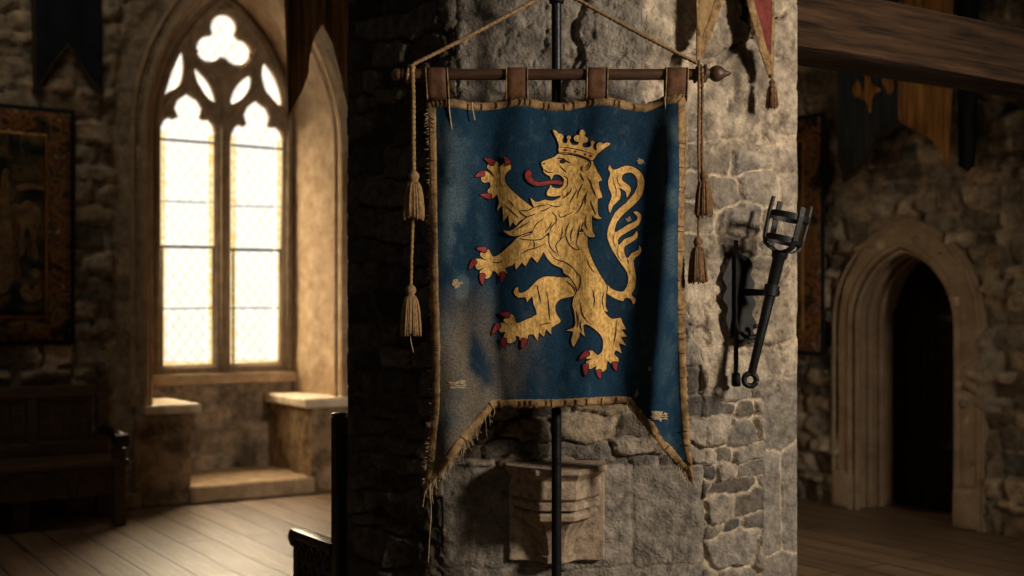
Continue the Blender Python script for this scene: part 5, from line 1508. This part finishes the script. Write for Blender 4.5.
def settle():
    """high-backed bench behind the pillar; faces the window wall, its carved left end in view"""
    d0 = 5.42
    o0 = Vector(((334 - CX) / F * d0, d0, 0))
    G = lambda a, b, z: o0 + U * a + V_ * b + Vector((0, 0, z))     # a along the seat, b towards the window
    root = thing('high_backed_settle', 'black oak settle with carved end, mostly hidden behind the left edge of the pillar', 'bench', tuple(G(.6, .25, 0)))
    top = EYE - (416 - HY) / F * d0; ah = EYE - (545 - HY) / F * d0; sh = .40
    Lg = 1.7; W = .47
    def bx(nm, args, bev=.01, m=None):
        mb = MB(); mb.box(G, *args); return link(nm, mb.mesh(bevel=bev), root, m or M['blackoak'])
    bx('back_post', (0, .055, -.03, .04, 0, top)); bx('back_post', (Lg - .055, Lg, -.03, .04, 0, top))
    bx('back_board', (.05, Lg - .05, -.015, .02, .3, top - .05))
    bx('back_rail', (.05, Lg - .05, -.025, .03, top - .07, top - .01))
    bx('seat', (.02, Lg - .02, .02, W + .02, sh - .04, sh))
    for a in (.0, Lg - .055):
        bx('leg', (a, a + .055, W - .05, W + .01, 0, ah - .03))
        mb = MB()
        mb.box(G, a - .012, a + .067, .03, W, ah - .045, ah)
        mb.lathe(G(a - .015, W, ah - .04), U, [(0, .03), (.006, .042), (.08, .042), (.086, .03)], 18)
        link('arm_rest', mb.mesh(bevel=.006), root, M['blackoak'], smooth=True, angle=45)
        mb = MB(); mb.box(G, a + .015, a + .04, .03, W - .04, .12, ah - .04)
        # carved quatrefoils and small arches on the outer side
        side = a + .013 if a < .5 else a + .042
        for r_ in range(3):
            for c_ in range(4):
                cy = .08 + c_ * .1; cz = ah - .10 - r_ * .11
                mb.tube([G(side, cy + .042 * math.cos(q), cz + .046 * math.sin(q)) for q in np.linspace(0, 2 * PI, 13)], .009, 6)
                mb.tube([G(side, cy - .028, cz - .03), G(side - .004 if a < .5 else side + .004, cy, cz), G(side, cy + .028, cz + .03)], .007, 5)
                mb.tube([G(side, cy - .028, cz + .03), G(side - .004 if a < .5 else side + .004, cy, cz), G(side, cy + .028, cz - .03)], .007, 5)
        link('end_panel', mb.mesh(), root, M['blackoak'], smooth=True, angle=40)
    mb = MB(); mb.lathe(G(.027, .005, top - .005), (0, 0, 1), [(0, .03), (.008, .036), (.014, .036), (.02, .02)], 14)
    link('post_cap', mb.mesh(), root, M['blackoak'], smooth=True)
settle()

# ================================================================== LIGHT
W = bpy.data.worlds.new('sky'); S.world = W; W.use_nodes = True
bg = W.node_tree.nodes['Background']
sky = W.node_tree.nodes.new('ShaderNodeTexSky'); sky.sky_type = 'PREETHAM' if False else 'NISHITA'
sky.sun_disc = False; sky.sun_elevation = math.radians(35); sky.sun_rotation = math.radians(200)
W.node_tree.links.new(sky.outputs[0], bg.inputs[0]); bg.inputs[1].default_value = .025

def area(name, loc, tgt, size, power, color, sy=None):
    l = bpy.data.lights.new(name, 'AREA'); l.energy = power; l.color = color
    l.size = size
    if sy: l.shape = 'RECTANGLE'; l.size_y = sy
    o = bpy.data.objects.new(name, l); COL.objects.link(o); o.location = loc
    o.rotation_euler = (Vector(tgt) - Vector(loc)).to_track_quat('-Z', 'Y').to_euler()
    return o
# soft daylight falling in through the traceried window (overcast bright sky: a very wide sun)
l = bpy.data.lights.new('daylight', 'SUN'); l.energy = 75; l.color = (1, .84, .64); l.angle = math.radians(95)
o = bpy.data.objects.new('daylight', l); COL.objects.link(o); o.location = fl(-1, -4, 5)
o.rotation_euler = (NL * .75 + U * .18 + Vector((0, 0, -.47))).to_track_quat('-Z', 'Y').to_euler()
# assumed warm key spot, out of view to the right, inferred from shadow directions
l = bpy.data.lights.new('assumed_key_spot', 'SPOT'); l.energy = 1050; l.color = (1, .87, .72); l.spot_size = math.radians(92); l.spot_blend = 1.0; l.shadow_soft_size = .42
o = bpy.data.objects.new('assumed_key_spot', l); COL.objects.link(o); o.location = (4.2, 1.5, 3.0)
o.rotation_euler = (Vector((.75, 4.9, 1.7)) - Vector(o.location)).to_track_quat('-Z', 'Y').to_euler()
# added weak fill lamp, unseen, high in the hall behind the camera
area('hall_fill', (-1.0, -2.0, 4.9), (.3, 5.0, 1.2), 2.5, 18, (1, .9, .78))
# added unseen lamp grazing the left wall to bring out its stones
area('wall_graze_fill', fl(-1.6, 1.9, 5.35), fl(-1.1, .2, 1.0), 1.3, 13, (1, .86, .68))

# ================================================================== CAMERA
cam = bpy.data.cameras.new('camera'); co = bpy.data.objects.new('camera', cam); COL.objects.link(co)
co.location = (0, 0, EYE); co.rotation_euler = (PI / 2, 0, 0)
cam.sensor_width = 36; cam.lens = 36 * F / 1024; cam.shift_y = (HY - 288) / 1024; cam.clip_end = 60
cam.dof.use_dof = True; cam.dof.focus_distance = 4.45; cam.dof.aperture_fstop = 1.9
S.camera = co
S.view_settings.view_transform = 'Standard'; S.view_settings.look = 'None'; S.view_settings.gamma = 1
S.view_settings.use_curve_mapping = False; S.view_settings.exposure = 0
for m in bpy.data.materials:
    if 'p' in m: del m['p']
